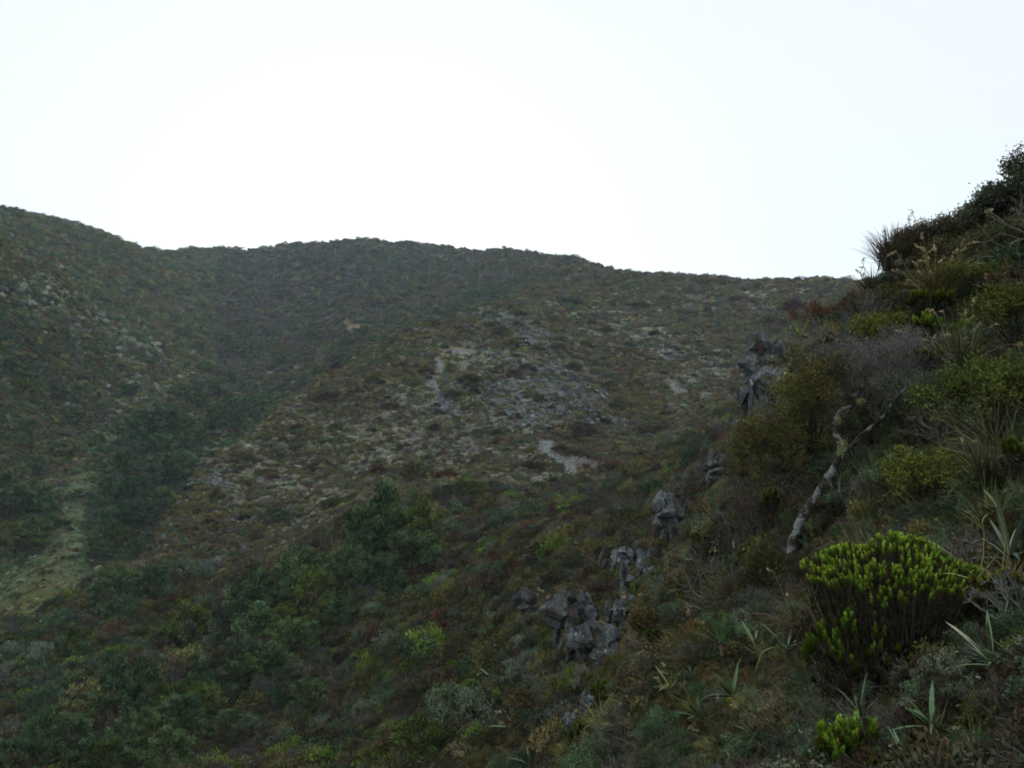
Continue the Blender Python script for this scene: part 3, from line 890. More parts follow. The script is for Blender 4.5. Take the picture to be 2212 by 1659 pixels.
# stones lying on the stony patch of the near slope
st_spots = [(505, 622, 5), (512, 630, 3.5), (520, 618, 4), (526, 626, 3), (500, 634, 4), (517, 640, 3), (534, 615, 3.5), (495, 626, 3), (545, 606, 4), (552, 599, 3), (562, 596, 3), (527, 636, 3.5), (508, 612, 3), (484, 632, 3.5), (540, 622, 2.5), (571, 583, 3.5), (580, 578, 3), (590, 574, 3), (600, 569, 3.5), (610, 600, 3), (515, 608, 2.5), (535, 629, 2.5), (475, 692, 6), (452, 700, 4), (388, 742, 7), (500, 715, 5), (548, 608, 2.5), (507, 640, 2.5), (490, 640, 2.5), (557, 590, 2.5)]
for i, (px, py, s) in enumerate(st_spots):
    p, r = hit(px, py)
    k = r / F * s
    o = link('loose_stone', ROCKS[i % 5], None, p + np.array([0, 0, k * 0.15]), (rng.normal() * 0.3, rng.normal() * 0.3, rng.uniform(0, 6.28)), (k * 1.3, k * 1.1, k * 0.6))
    tag(o, 'flat grey stone lying on the stony patch beside the dark rock face', 'stone', 'stones on the stony patch')
    if i == 22: tag(o, 'rounded grey boulder among brown heath below the stony patch', 'stone', 'stones on the stony patch')
    if i == 24: tag(o, 'large half buried grey boulder at the lower left of the slope', 'stone', 'stones on the stony patch')

# outcrops and blocks on the middle spur
far_rocks = [(485, 372, 7, 6), (505, 350, 6, 4), (522, 345, 7, 6), (540, 358, 6, 5), (470, 388, 5, 4), (476, 400, 5, 7), (492, 402, 6, 6), (508, 408, 6, 5), (516, 402, 5, 6), (530, 385, 7, 5), (548, 372, 6, 5), (556, 362, 6, 5), (569, 372, 8, 8), (578, 385, 8, 11), (586, 398, 8, 10), (592, 410, 6, 7), (600, 420, 6, 6), (560, 392, 7, 6), (545, 398, 8, 5), (553, 412, 7, 6), (534, 415, 8, 6), (521, 424, 7, 5), (567, 408, 6, 6), (535, 336, 6, 4), (513, 325, 6, 3), (498, 322, 7, 3), (524, 318, 6, 3), (490, 386, 5, 5), (445, 408, 12, 6), (610, 432, 6, 4), (672, 352, 9, 5), (664, 347, 6, 4), (455, 445, 5, 6), (444, 398, 6, 3), (215, 483, 7, 6), (612, 415, 4, 3), (575, 355, 5, 4)]
for i, (px, py, hw, hh) in enumerate(far_rocks):
    p, r = hit(px, py + hh * 0.6); k = r / F
    o = link('spur_rock', ROCKS_F[i % 4], None, p - np.array([0, 0, hh * k * 0.15]), (rng.normal() * 0.25, rng.normal() * 0.25, rng.uniform(0, 6.28)), (hw * k * 1.15, hw * k, hh * k))
    tag(o, 'weathered grey rock outcrop on the stony face of the middle spur', 'rock', 'rock outcrops on the spur')
M_QUARTZ, _t, _b = new_mat('white_quartz'); _b.inputs['Base Color'].default_value = (0.72, 0.72, 0.74, 1)
QZ = rock_mesh('quartz_block', 360, M_QUARTZ, 1, 6, 0.02)
for i, (px, py, s) in enumerate([(526, 342, 1.3), (521, 347, 1.0), (524, 405, 1.2), (520, 409, 1.0), (473, 402, 1.2), (600, 418, 1.0), (607, 395, 1.1), (590, 390, 1.4), (613, 428, 0.9), (590, 355, 1.0), (563, 352, 0.8), (415, 256, 1.8), (484, 255, 1.2), (352, 309, 1.3), (631, 332, 0.9), (208, 508, 1.6), (232, 500, 1.0), (314, 541, 1.3), (38, 284, 1.2), (10, 298, 1.5), (18, 282, 1.0)]):
    p, r = hit(px, py); k = r / F * s
    o = link('white_stone', QZ, None, p + np.array([0, 0, k * 0.4]), (rng.normal(), 0, rng.uniform(0, 6)), (k * 1.2, k, k * 0.9))
    tag(o, 'small bright white stone glinting on the far slopes', 'stone', 'white stones on the far slopes')

# ------------------------------------------------------------------ trees
def tree_proto(seed, shape):
    r = np.random.default_rng(seed)
    rx, rz, cz, pts = {'round': (0.40, 0.42, 0.56, 0.0), 'cone': (0.36, 0.52, 0.50, 0.55), 'broad': (0.62, 0.36, 0.50, 0.0)}[shape]
    nc = 62; c = unit(r.normal(size=(nc, 3))) * (0.62 + 0.42 * r.random((nc, 1)))
    c[:, 2] = np.where(c[:, 2] < -0.55, -c[:, 2], c[:, 2])
    taper = 1 - pts * (c[:, 2:3] + 1) / 2
    c = c * np.array([rx, rx, rz]); c[:, :2] *= taper
    c += np.array([0, 0, cz]) + r.normal(size=(nc, 3)) * 0.03
    nl = 46; k = np.repeat(np.arange(nc), nl); n = len(k)
    rad = r.uniform(0.06, 0.12, nc)[k][:, None]
    P = c[k] + ball(n, r) * rad * np.array([1, 1, 0.75])
    D = unit(P - np.array([0, 0, cz - 0.1])) * 0.8 + np.array([0, 0, 0.7]) + 0.5 * r.normal(size=(n, 3))
    tone = r.uniform(0.42, 1.75, nc)[k][:, None] * r.uniform(0.6, 1.5, (n, 1))
    hue = 1 + 0.06 * r.normal(size=(nc, 3))[k]
    mb = MB(); leaves(mb, P, D, 0.052 * r.uniform(0.7, 1.4, n), 0.026 * r.uniform(0.8, 1.3, n), tone * hue, r=r)
    crown = mb.mesh('crown_' + shape, M_LEAF)
    tb = MB()
    top = np.array([r.normal() * 0.05, r.normal() * 0.05, cz + rz * 0.5])
    tp = resample([(0, 0, -0.08), (0.01, 0.01, 0.12), (top[0] * 0.5 + 0.02, top[1] * 0.5, cz * 0.7), top], 8)
    tube(tb, tp, np.linspace(0.032, 0.008, 8), (0.09, 0.075, 0.06), 6, 0.08)
    for i in range(9):
        s0 = tp[r.integers(2, 6)]; e0 = c[r.integers(0, nc)]
        tube(tb, resample([s0, (s0 + e0) / 2 + np.array([0, 0, -0.03]), e0], 5), np.linspace(0.013, 0.003, 5), (0.08, 0.068, 0.055), 4)
    trunk = tb.mesh('trunk_' + shape, M_WOOD)
    return crown, trunk
TREES = {s: [tree_proto(400 + 10 * j + i, s) for i in range(2)] for j, s in enumerate(('round', 'cone', 'broad'))}
def tree(px, pb, pt, shape, tint, label, group, wide=1.0, name='small_tree', cat='tree'):
    p, r = hit(px, pb)
    h = max((pb - pt) / F * r, 0.4) * 1.03
    root = link(name, None, None, p, (rng.normal() * 0.04, rng.normal() * 0.04, rng.uniform(0, 6.28)), (h * wide, h * wide, h))
    tag(root, label, cat, group)
    crown, trunk = TREES[shape][rng.integers(0, 2)]
    t = np.asarray(tint) * rng.uniform(0.85, 1.15)
    tag(link('crown', crown, root), tint=t)
    tag(link('trunk', trunk, root), tint=(1, 1, 1))
    return root
TG = np.array((0.125, 0.205, 0.082)); TY = np.array((0.21, 0.29, 0.07)); TB = np.array((0.105, 0.18, 0.082)); TGREY = np.array((0.165, 0.22, 0.13))
G1 = 'green trees on the near slope'; G2 = 'trees in the gully'
near_trees = [
 (388, 560, 492, 'cone', TG, 'tallest dark green tree above the scrub in the middle of the near slope', 1.0),
 (421, 556, 505, 'cone', TY * 0.8, 'fresh green pointed tree right of the tallest tree', 1.1),
 (370, 570, 512, 'round', TG, 'leafy green tree left of the tallest tree', 1.1),
 (404, 580, 530, 'broad', TG * 0.9, 'spreading green tree in front of the tallest tree', 0.9),
 (352, 588, 545, 'broad', TG * 0.95, 'low spreading tree at the left foot of the tree clump', 0.9),
 (377, 596, 555, 'broad', TB, 'dark low tree under the middle tree clump', 0.9),
 (299, 606, 553, 'round', TG, 'rounded green tree left of the middle clump', 1.1),
 (320, 612, 572, 'broad', TY * 0.65, 'broad tree with yellowish leaves beside the rounded tree', 0.9),
 (262, 618, 577, 'cone', TB, 'bluish green tree at the head of the lower left clump', 1.1),
 (245, 626, 586, 'round', TG, 'round crowned tree second from the head of the lower clump', 1.1),
 (282, 628, 590, 'broad', TG * 0.9, 'wide dark tree below the rounded tree', 1.0),
 (224, 655, 612, 'cone', TGREY * 0.8, 'grey green tree on the left edge of the lower clump', 1.1),
 (258, 655, 612, 'round', TB, 'dense dark tree in the heart of the lower clump', 1.2),
 (288, 662, 622, 'broad', TG, 'broad tree at the right of the lower clump', 1.0),
 (240, 680, 640, 'broad', TGREY * 0.75, 'low grey green tree below the lower clump', 1.0),
 (272, 690, 652, 'round', TG * 0.9, 'small round tree below the heart of the lower clump', 1.1),
 (186, 652, 612, 'round', TY * 0.6, 'lone round olive green tree left of the lower clump', 1.15),
 (112, 722, 670, 'cone', TB, 'dark pointed tree at lower left, left one of a pair', 1.0),
 (145, 728, 672, 'cone', TG, 'dark pointed tree at lower left, right one of a pair', 1.0),
 (137, 768, 718, 'round', TG, 'round tree below the pointed pair', 1.1),
 (165, 785, 740, 'round', TG * 1.1, 'bright round tree at the bottom edge below the pair', 1.1),
 (41, 770, 722, 'cone', TB, 'narrow dark tree near the lower left corner', 1.0),
 (68, 772, 728, 'round', TG, 'round tree beside the narrow corner tree', 1.0),
 (20, 790, 745, 'broad', TB, 'spreading tree in the lower left corner', 1.0),
 (105, 785, 748, 'broad', TY * 0.6, 'olive spreading tree at the bottom edge left of the pair', 1.0),
 (71, 660, 632, 'cone', TY * 0.75, 'small bright tree standing alone above the corner trees', 0.9),
 (200, 720, 688, 'broad', TY * 0.7, 'spreading yellow green tree right of the pointed pair', 1.1),
 (228, 745, 712, 'broad', TB, 'dark spreading tree below the yellow green one', 1.1),
 (420, 770, 722, 'round', TY * 0.55, 'leafy bush like tree at the bottom centre', 1.4),
 (310, 710, 680, 'broad', TG * 0.9, 'low tree alone on the lower slope', 1.2),
 (98, 610, 586, 'round', TB, 'dark round tree on the slope edge beside the meadow', 1.2),
 (120, 600, 572, 'broad', TG * 0.9, 'green spreading tree at the right end of the meadow edge', 1.1),
 (150, 606, 572, 'round', TB, 'dark round tree in the dip at the foot of the spur', 1.1),
 (175, 588, 560, 'broad', TGREY * 0.8, 'grey green tree under the nose of the spur', 1.1),
 (274, 527, 509, 'broad', TG * 0.8, 'small dark green tree alone on the lower spur face', 1.2),
]
for (px, pb, pt, sh, tn, lb, wd) in near_trees:
    tree(px, pb, pt, sh, np.asarray(tn) * 0.85, lb, None, wd)
gully_trees = [(130, 398, 386, 1.4), (118, 442, 424, 1), (135, 440, 415, 1), (150, 438, 412, 1.1), (165, 440, 413, 1.1), (178, 444, 420, 1), (140, 456, 434, 1.1), (160, 458, 436, 1), (185, 452, 434, 1), (168, 488, 456, 1.2), (150, 490, 462, 1.1), (182, 474, 452, 1), (120, 480, 458, 1.1), (135, 505, 480, 1.2), (110, 500, 474, 1), (160, 512, 488, 1.1), (125, 530, 505, 1.1), (145, 528, 505, 1.1), (105, 545, 518, 1.1), (125, 556, 532, 1.1), (95, 562, 540, 1), (140, 560, 538, 1), (225, 420, 400, 1.1), (240, 416, 397, 1.1), (252, 422, 404, 1), (262, 410, 394, 1.1), (210, 432, 412, 1.1), (235, 434, 416, 1), (198, 446, 428, 1), (28, 520, 487, 1), (45, 530, 500, 1.1), (10, 525, 495, 1.1), (35, 552, 522, 1.1), (15, 560, 528, 1.1), (8, 500, 478, 1.1), (75, 430, 414, 1.1), (95, 452, 436, 1.1), (60, 462, 446, 1.2), (40, 478, 460, 1.1), (195, 408, 394, 1.2), (215, 398, 384, 1.1), (180, 400, 386, 1.1), (232, 386, 374, 1.2), (205, 374, 362, 1.2), (60, 408, 392, 1.3), (30, 440, 424, 1.2), (10, 385, 368, 1.3), (22, 400, 382, 1.2)]
for i, (px, pb, pt, wd) in enumerate(gully_trees):
    t = [TB * 0.85, TG * 0.85, TGREY * 0.75, TY * 0.5][[0, 1, 0, 2, 1, 3, 0][i % 7]]
    tree(px, pb, pt, ('round', 'broad', 'cone', 'broad')[i % 4], t, '%s tree %s' % (('rounded dark green', 'spreading dark green', 'pointed dark green', 'low broad green')[i % 4], 'at the left edge beside the grassy clearing' if px < 70 and pb > 480 else ('on the foot of the left hill' if px < 100 and pb < 480 else ('in the upper gully behind the spur edge' if px > 190 else 'crowded in the gully right of the grassy clearing'))), G2, wd)
for i, (px, pb, pt, wd) in enumerate([(470, 303, 293, 1.6), (480, 300, 289, 1.5), (492, 296, 286, 1.5), (505, 290, 282, 1.6), (516, 287, 280, 1.6), (440, 318, 310, 1.7), (452, 311, 303, 1.6), (428, 324, 317, 1.6)]):
    tree(px, pb, pt, 'broad', TB * 1.0, 'dark shrubby tree in the strip behind the crest of the spur', 'trees behind the spur crest', wd)
for i, (px, pb, pt, wd) in enumerate([(104, 306, 299, 1.5), (205, 290, 283, 1.6), (140, 290, 282, 1.6), (312, 340, 331, 1.6), (310, 268, 260, 1.8), (350, 262, 255, 1.8), (420, 292, 286, 1.6), (140, 318, 310, 1.6), (250, 340, 330, 1.5), (265, 352, 342, 1.5), (280, 365, 354, 1.4), (235, 358, 346, 1.5), (220, 345, 335, 1.5), (200, 352, 342, 1.4), (185, 340, 330, 1.5)]):
    tree(px, pb, pt, 'broad', TB * 0.95, 'small dark bush standing out on the bowl below the far ridge', 'dark bushes in the bowl', wd, 'dark_bush', 'bush')

# ------------------------------------------------------------------ rounded shrubs of the spur and near slope
SHRUB = [mound(500 + i, 1500, 0.10, 0.62, 30, 0.6, 0.24).mesh('shrub_foliage', M_LEAF) for i in range(4)]
def shrub(px, py, hw, hh, tint, label, group=None, name='rounded_shrub', cat='shrub'):
    p, r = hit(px, py + hh * 0.7); k = r / F
    o = link(name, SHRUB[rng.integers(0, 4)], None, p - np.array([0, 0, 0.06 * hh * k]), (rng.normal() * 0.1, rng.normal() * 0.1, rng.uniform(0, 6.28)), (hw * k, hw * k * 0.9, hh * k * 1.75))
    tag(o, label, cat, group, None, np.asarray(tint) * rng.uniform(0.85, 1.15))
    return o
RED = np.array((0.115, 0.052, 0.036)); BRS = BROWN * 0.9; OLS = OLIVE * 0.9
for (px, py, hw, hh, t, lb) in [
 (446, 474, 17, 6, RED, 'dark red low shrub at the lower edge of the pale spur face'),
 (271, 479, 10, 4, RED * 0.9, 'small dark red shrub on the pale left part of the spur'),
 (405, 446, 13, 5, RED * 0.85, 'reddish shrub on the upper pale face of the spur'),
 (210, 523, 9, 6, RED * 0.9, 'reddish shrub near the lower nose of the spur'),
 (499, 442, 10, 6, RED * 0.85, 'red brown shrub left of the scree tongue'),
 (582, 428, 17, 11, BRS * 1.1, 'large rounded brown shrub above the scree tongue'),
 (564, 448, 13, 7, BRS, 'oval brown shrub enclosed by the forked scree'),
 (536, 464, 20, 10, BRS * 0.9, 'broad dark brown shrub left below the scree tongue'),
 (648, 428, 20, 9, BRS * 1.05, 'wide brown shrub near the right end of the spur foot'),
 (620, 402, 14, 10, OLS, 'olive shrub right of the grey rock streak'),
 (420, 470, 26, 11, OLS * 0.8, 'wide olive brown shrub bank under the pale spur face'),
 (462, 486, 22, 9, BRS * 0.9, 'brown shrub bank right below the dark red shrub'),
 (340, 500, 22, 8, OLS * 0.85, 'dark olive shrub patch on the lower spur'),
 (500, 328, 11, 6, BRS * 1.1, 'brown shrub in the middle of the stony crest'),
 (513, 342, 12, 8, BRS * 1.1, 'brown shrub below the stony crest'),
 (540, 396, 9, 6, BRS * 0.9, 'brown shrub between grey rock slabs'),
 (470, 378, 18, 8, OLS * 0.9, 'olive brown shrub right of the pale footpath'),
 (455, 392, 13, 8, OLS * 0.85, 'olive shrub hugging the bend of the pale footpath'),
 (452, 366, 8, 6, OLS * 1.1, 'small round shrub beside the top of the pale footpath'),
 (428, 372, 13, 5, BRS, 'brown shrub left of the top of the footpath'),
 (436, 405, 7, 4, RED * 0.7, 'rusty shrub by the lower footpath'),
 (330, 394, 14, 7, BRS * 0.9, 'dark brown shrub on the shoulder of the spur'),
 (341, 364, 12, 6, BRS * 0.7, 'blackish shrub above a small tan bank'),
 (372, 350, 10, 5, OLS * 1.2, 'olive shrub patch near the tan bank'),
 (585, 343, 11, 6, np.array((0.09, 0.12, 0.03)), 'bright green shrub patch on the right of the stony crest'),
 (705, 268 + 14, 9, 4, BRS, 'low knoll of scrub on the right skyline'),
 (790, 305, 18, 9, RED * 0.55, 'dark reddish scrub patch below the right skyline'),
 (740, 298, 14, 6, BRS, 'brown scrub patch below the saddle at right'),
 (770, 320, 20, 8, OLS, 'olive scrub patch on the right slope'),
 (605, 330, 12, 5, GREEN, 'green scrub patch on the right shoulder'),
 (640, 305, 16, 5, GREEN * 0.9, 'dark green scrub streak under the descending skyline'),
 (565, 300, 20, 6, GREEN * 0.8, 'dark green scrub bank on the rounded shoulder'),
]:
    shrub(px, py, hw, hh, t, lb)
spots = []
tries = 0
while len(spots) < 150 and tries < 6000:
    tries += 1
    px, py = rng.uniform(150, 760), rng.uniform(300, 540)
    p, r = hit(px, py)
    q_, _, _, _ = zone(np.array([p[0]]), np.array([p[1]]), np.array([p[2]]))
    if q_[0] != 2 or any(abs(px - a) < 8 and abs(py - b) < 5 for a, b in spots): continue
    if any(poly(np.array([px]), np.array([py]), P_)[0] for P_ in SCREES): continue
    spots.append((px, py))
for (px, py) in spots:
    s = rng.choice([4, 5, 6, 8, 10]) * rng.uniform(0.8, 1.2)
    t = [BRS, OLS, BRS * 0.8, OLS * 0.8, RED * 0.55, GREEN * 0.9][rng.choice(6, p=[0.34, 0.24, 0.18, 0.12, 0.04, 0.08])]
    where = 'pale left face' if px < 400 else ('stony middle face' if px < 620 else 'grassy right face')
    hue = 'reddish' if t[0] > 1.7 * t[1] else ('green' if t[1] > 1.3 * t[0] else ('olive' if t[1] > 0.95 * t[0] else 'brown'))
    size_w = 'small' if s < 5 else ('mid sized' if s < 8 else 'large')
    shrub(px, py, s, s * rng.uniform(0.5, 0.75), t, '%s rounded %s shrub on the %s of the middle spur' % (size_w, hue, where), 'shrubs dotted over the spur')
spots = []; tries = 0
while len(spots) < 120 and tries < 6000:
    tries += 1
    px, py = rng.uniform(0, 740), rng.uniform(425, 775)
    p, r = hit(px, py)
    q_, _, _, _ = zone(np.array([p[0]]), np.array([p[1]]), np.array([p[2]]))
    if q_[0] != 1 or r < 12 or any(abs(px - a) < 14 and abs(py - b) < 9 for a, b in spots): continue
    if 480 < px < 650 and 560 < py < 720: continue
    if 640 < px < 745 and r < 25: continue
    spots.append((px, py))
for (px, py) in spots:
    p, r = hit(px, py)
    s = np.clip(rng.uniform(0.35, 0.9) * F / r, 7, 26)
    t = [BRS * 0.85, OLS * 0.8, MAUVE * 0.6, np.array((0.10, 0.15, 0.03)), GREEN * 0.9, RED * 0.5][rng.choice(6, p=[0.34, 0.22, 0.14, 0.12, 0.14, 0.04])]
    where = 'lower left' if px < 250 and py > 600 else ('bottom centre' if py > 680 else ('upper right' if px > 500 else 'middle'))
    hue = 'reddish' if t[0] > 1.7 * t[1] else ('green' if t[1] > 1.3 * t[0] else ('olive' if t[1] > 0.98 * t[0] else 'brown'))
    shrub(px, py, s, s * rng.uniform(0.5, 0.8), t, '%s rounded heath shrub on the %s of the near slope' % (hue, where), 'shrubs scattered over the near slope', 'heath_shrub')
    continue
    shrub(px, py, s, s * rng.uniform(0.5, 0.8), t, 'rounded heath shrub in the scrub of the near slope', 'shrubs scattered over the near slope', 'heath_shrub')
for (px, py, hw, hh, t, lb) in [
 (468, 548, 14, 6, LIME * 0.55, 'bright yellow green shrub strip right of the tree clump'),
 (350, 612, 12, 5, LIME * 0.6, 'bright yellow green shrub below the tree clump'),
 (345, 640, 14, 6, LIME * 0.5, 'yellow green flat topped shrub on the slope below the clump'),
 (285, 684, 7, 5, LIME * 0.7, 'small vivid green shrub ball low on the slope'),
 (590, 502, 13, 5, LIME * 0.5, 'yellow green shrub strip below the scree tongue'),
 (570, 480, 10, 4, LIME * 0.55, 'bright green shrub at the tip of the scree tongue'),
 (640, 470, 15, 7, OLS, 'olive mossy shrub on the upper near slope'),
 (690, 440, 16, 9, OLS * 1.1, 'yellow olive shrub just left of the small stone block'),
 (725, 410, 16, 8, np.array((0.11, 0.12, 0.03)), 'yellow olive shrub left of the foot of the tall crag'),
 (500, 580, 24, 13, BRS * 0.8, 'dark brown domed shrub above the stony patch'),
 (548, 548, 28, 12, BRS * 0.9, 'brown domed shrub in the middle of the upper near slope'),
 (620, 530, 26, 11, OLS * 0.7, 'olive brown domed shrub left of the rock pillar'),
 (425, 690, 24, 12, BRS * 0.8, 'brown mounded shrub left of the lower crag'),
 (455, 655, 16, 18, BRS * 0.6, 'blackish shrub mound at the foot of the stony patch'),
 (480, 700, 30, 14, BRS, 'broad reddish brown shrub below the stony patch'),
 (520, 670, 26, 9, RED * 0.75, 'low rusty red shrub bank left of the lower crag')]:
    shrub(px, py, hw, hh, t, lb)

for (px, py, hw, hh, t, lb) in [
 (74, 498, 7, 4, TB * 0.8, 'dark shrub breaking the upper end of the grassy clearing'),
 (62, 521, 8, 5, TG * 0.7, 'dark green shrub narrowing the grassy clearing from the left'),
 (84, 528, 6, 4, TB * 0.8, 'small dark shrub narrowing the clearing from the right'),
 (48, 574, 6, 3, BRS, 'brown shrub in the lower grassy clearing'),
 (71, 559, 5, 4, TB * 0.8, 'round dark shrub at the right rim of the clearing'),
 (18, 596, 8, 4, TGREY * 0.8, 'pale green shrub in the widest part of the clearing'),
 (34, 606, 6, 3, STRAW * 0.6, 'straw coloured tuft low in the clearing'),
 (92, 478, 5, 3, TY * 0.6, 'olive shrub at the top right of the clearing'),
 (58, 545, 6, 4, TGREY * 0.75, 'grey green shrub in the middle of the clearing'),
 (6, 618, 8, 4, TB * 0.9, 'dark shrub at the left picture edge below the clearing')]:
    shrub(px, py, hw, hh, t, lb, None, 'clearing_shrub')

# dense band of trees running down the near slope
band = np.array([(425, 562), (385, 582), (345, 604), (310, 626), (272, 650), (240, 680), (205, 712), (165, 745), (120, 775)], float)
bp = resample(band, 26)
for i, (bx, by) in enumerate(bp):
    px = bx + rng.normal() * 11; pb = min(by + rng.normal() * 7 + 6, 790)
    h = rng.uniform(24, 40) * (0.75 + 0.35 * (by - 560) / 200)
    where = 'upper end' if i < 9 else ('middle' if i < 17 else 'lower end')
    shp = ('round', 'broad', 'cone')[i % 3]
    tree(px, pb, pb - h, shp, [TG * 0.8, TB * 0.8, TG * 0.7, TY * 0.5][i % 4], '%s green tree in the %s of the diagonal tree band' % ({'round': 'round crowned', 'broad': 'spreading', 'cone': 'pointed'}[shp], where), 'trees of the diagonal band', 1.15)

# ------------------------------------------------------------------ lichen tree on the close hillside
def branchlets(P, D, L, rad, levels, kids, spread, r, lift=0.1, shrink=0.62):
    """recursive twigs: list of (A, B, ra, rb) and final ends"""
    S = []
    for lv in range(levels):
        n = len(P)
        mid = P + D * (L * 0.5 * r.uniform(0.7, 1.2, (n, 1))) + 0.06 * L * r.normal(size=(n, 3))
        E = mid + unit(D + 0.3 * r.normal(size=(n, 3))) * (L * 0.5 * r.uniform(0.7, 1.2, (n, 1)))
        S.append((P, mid, rad, rad * 0.85)); S.append((mid, E, rad * 0.85, rad * 0.7))
        P = np.repeat(E, kids, 0); D0 = np.repeat(D, kids, 0)
        D = unit(D0 + spread * r.normal(size=D0.shape) + np.array([0, 0, lift]))
        L *= shrink; rad *= 0.62
    return S, P, D

TR = 8.6
def pp(pts, dr=None):
    return np.array([point(a, b, TR + (dr[i] if dr else 0)) for i, (a, b) in enumerate(pts)])
trunk_px = [(787, 572), (789, 560), (791, 549), (797, 527), (806, 508), (815, 498), (826, 480), (833, 469), (841, 455), (842, 447)]
limbA = [(842, 449), (838, 438), (834, 430), (835, 420), (840, 412), (851, 404), (858, 392), (866, 378)]
limbB = [(842, 451), (852, 446), (861, 436), (873, 426), (883, 417), (893, 402), (905, 388)]
limbC = [(836, 424), (828, 414), (818, 400), (810, 388), (800, 380)]
limbD = [(789, 560), (782, 545), (777, 528), (776, 508), (782, 490), (790, 474), (800, 460)]
limbE = [(778, 520), (768, 500), (760, 478), (762, 455), (770, 440)]
limbF = [(851, 405), (846, 392), (842, 378), (838, 366)]
CLEAR.append((802, 570, 40, 80, TR, 0.95)); CLEAR.append((845, 450, 40, 45, TR, 0.6)); CLEAR.append((832, 505, 42, 55, TR, 0.9))
base = pp(trunk_px)[0]; base = base + np.array([0, 0, -0.15])
tree_root = link('lichen_tree', None, None, base)
tag(tree_root, 'leaning tree with pale lichen on its trunk and grey twiggy crown', 'tree')
k = TR / F
def limb(name, px, r0, r1, dr=None, m=18):
    pts = resample(pp(px, dr), m)
    pts += 0.006 * rng.normal(size=pts.shape)
    mb = MB(); tube(mb, pts - base, np.linspace(r0, r1, m) * k, (1, 1, 1), 9, 0.05)
    link(name, mb.mesh(name, M_BARK if r0 > 1.9 else M_BARK2, True), tree_root)
    return pts
tr = limb('trunk', trunk_px, 4.8, 2.8, None, 30)
la = limb('branch', limbA, 2.7, 0.9, [0, 0, 0.05, 0.1, 0.15, 0.2, 0.25, 0.3])
lb_ = limb('branch', limbB, 2.4, 0.8, [0, 0, -0.05, -0.1, -0.15, -0.2, -0.2])
lc = limb('branch', limbC, 1.5, 0.7)
ld = limb('branch', limbD, 1.9, 0.8, [0, 0.15, 0.3, 0.4, 0.5, 0.5, 0.5])
le = limb('branch', limbE, 1.5, 0.6, [0.4, 0.5, 0.6, 0.6, 0.6])
lf = limb('branch', limbF, 1.3, 0.6, [0.2, 0.2, 0.2, 0.2])
r4 = np.random.default_rng(44)
def twig_mass(name, starts, dirs, L, rad, levels, kids, spread, col, leafy=0, lcol=None, lsize=0.03, lift=0.1):
    S, P, D = branchlets(starts, dirs, L, rad, levels, kids, spread, r4, lift)
    mb = MB()
    for A_, B_, ra, rb in S:
        segs(mb, A_ - base, B_ - base, ra, rb, np.asarray(col) * r4.uniform(0.6, 1.5, (len(A_), 1)))
    if leafy:
        n = len(P) * leafy
        Q = np.repeat(P, leafy, 0) + r4.normal(size=(n, 3)) * lsize * 1.2
        leaves(mb, Q - base, np.repeat(D, leafy, 0) + 0.9 * r4.normal(size=(n, 3)), lsize * r4.uniform(0.7, 1.4, n), lsize * 0.5, np.asarray(lcol) * r4.uniform(0.55, 1.6, (n, 1)) * (1 + 0.1 * r4.normal(size=(n, 3))), r=r4)
    o = link(name, mb.mesh(name, M_LEAF), tree_root); o['kind'] = 'stuff'
    tag(o, tint=(1, 1, 1))
    return o
UPN = np.array([0, 0, 1.0])
def along(pts, n, frm=0.3):
    i = r4.integers(int(len(pts) * frm), len(pts), n)
    return pts[i]
# grey twig crown, upper right
s = np.r_[along(la, 26, 0.4), along(lb_, 34, 0.45), along(lf, 16, 0.3), along(lc, 8, 0.5)]
d = unit(np.c_[r4.normal(size=len(s)) * 0.55 + 0.15, r4.normal(size=len(s)) * 0.5, np.full(len(s), 0.9)])
twig_mass('twig_crown', s, d, 0.22, 0.0042, 4, 3, 0.42, (0.16, 0.152, 0.15), lift=0.15)
# extra dense cap of fine twigs
cap = []
for (a, b, n) in ((850, 374, 6), (868, 366, 9), (886, 358, 10), (902, 350, 9), (914, 344, 6), (838, 352, 6), (860, 356, 5), (920, 360, 4), (828, 344, 4), (880, 376, 6)):
    c0 = point(a, b, TR); cap.append(c0 + r4.normal(size=(n, 3)) * np.array([0.09, 0.2, 0.06]))
cap = np.concatenate(cap)
d = unit(np.c_[r4.normal(size=(len(cap), 2)) * 0.4, np.full(len(cap), 0.9)])
twig_mass('twig_crown', cap - np.array([0, 0, 0.1]), d, 0.12, 0.003, 4, 3, 0.5, (0.185, 0.178, 0.175), leafy=2, lcol=(0.185, 0.18, 0.178), lsize=0.014, lift=0.1)
# olive leaves on the left part
s = np.r_[along(lc, 34, 0.3), along(le, 20, 0.5), along(ld, 12, 0.7)]
d = unit(np.c_[r4.normal(size=len(s)) * 0.6 - 0.15, r4.normal(size=len(s)) * 0.5, np.full(len(s), 0.6)])
twig_mass('leafy_crown', s, d, 0.2, 0.004, 3, 3, 0.5, (0.10, 0.085, 0.07), leafy=5, lcol=(0.13, 0.13, 0.045), lsize=0.026)
# bare tangled twigs around the lower trunk
s = np.r_[along(ld, 36, 0.1), along(le, 30, 0.05)] + np.array([-0.1, 0.25, 0])
d = unit(np.c_[r4.normal(size=len(s)) * 0.9 - 0.2, r4.normal(size=len(s)) * 0.6, np.abs(r4.normal(size=len(s))) * 0.6])
twig_mass('dry_twigs', s, d, 0.24, 0.004, 4, 2, 0.5, (0.13, 0.115, 0.105), leafy=1, lcol=(0.11, 0.105, 0.07), lsize=0.018, lift=0.0)
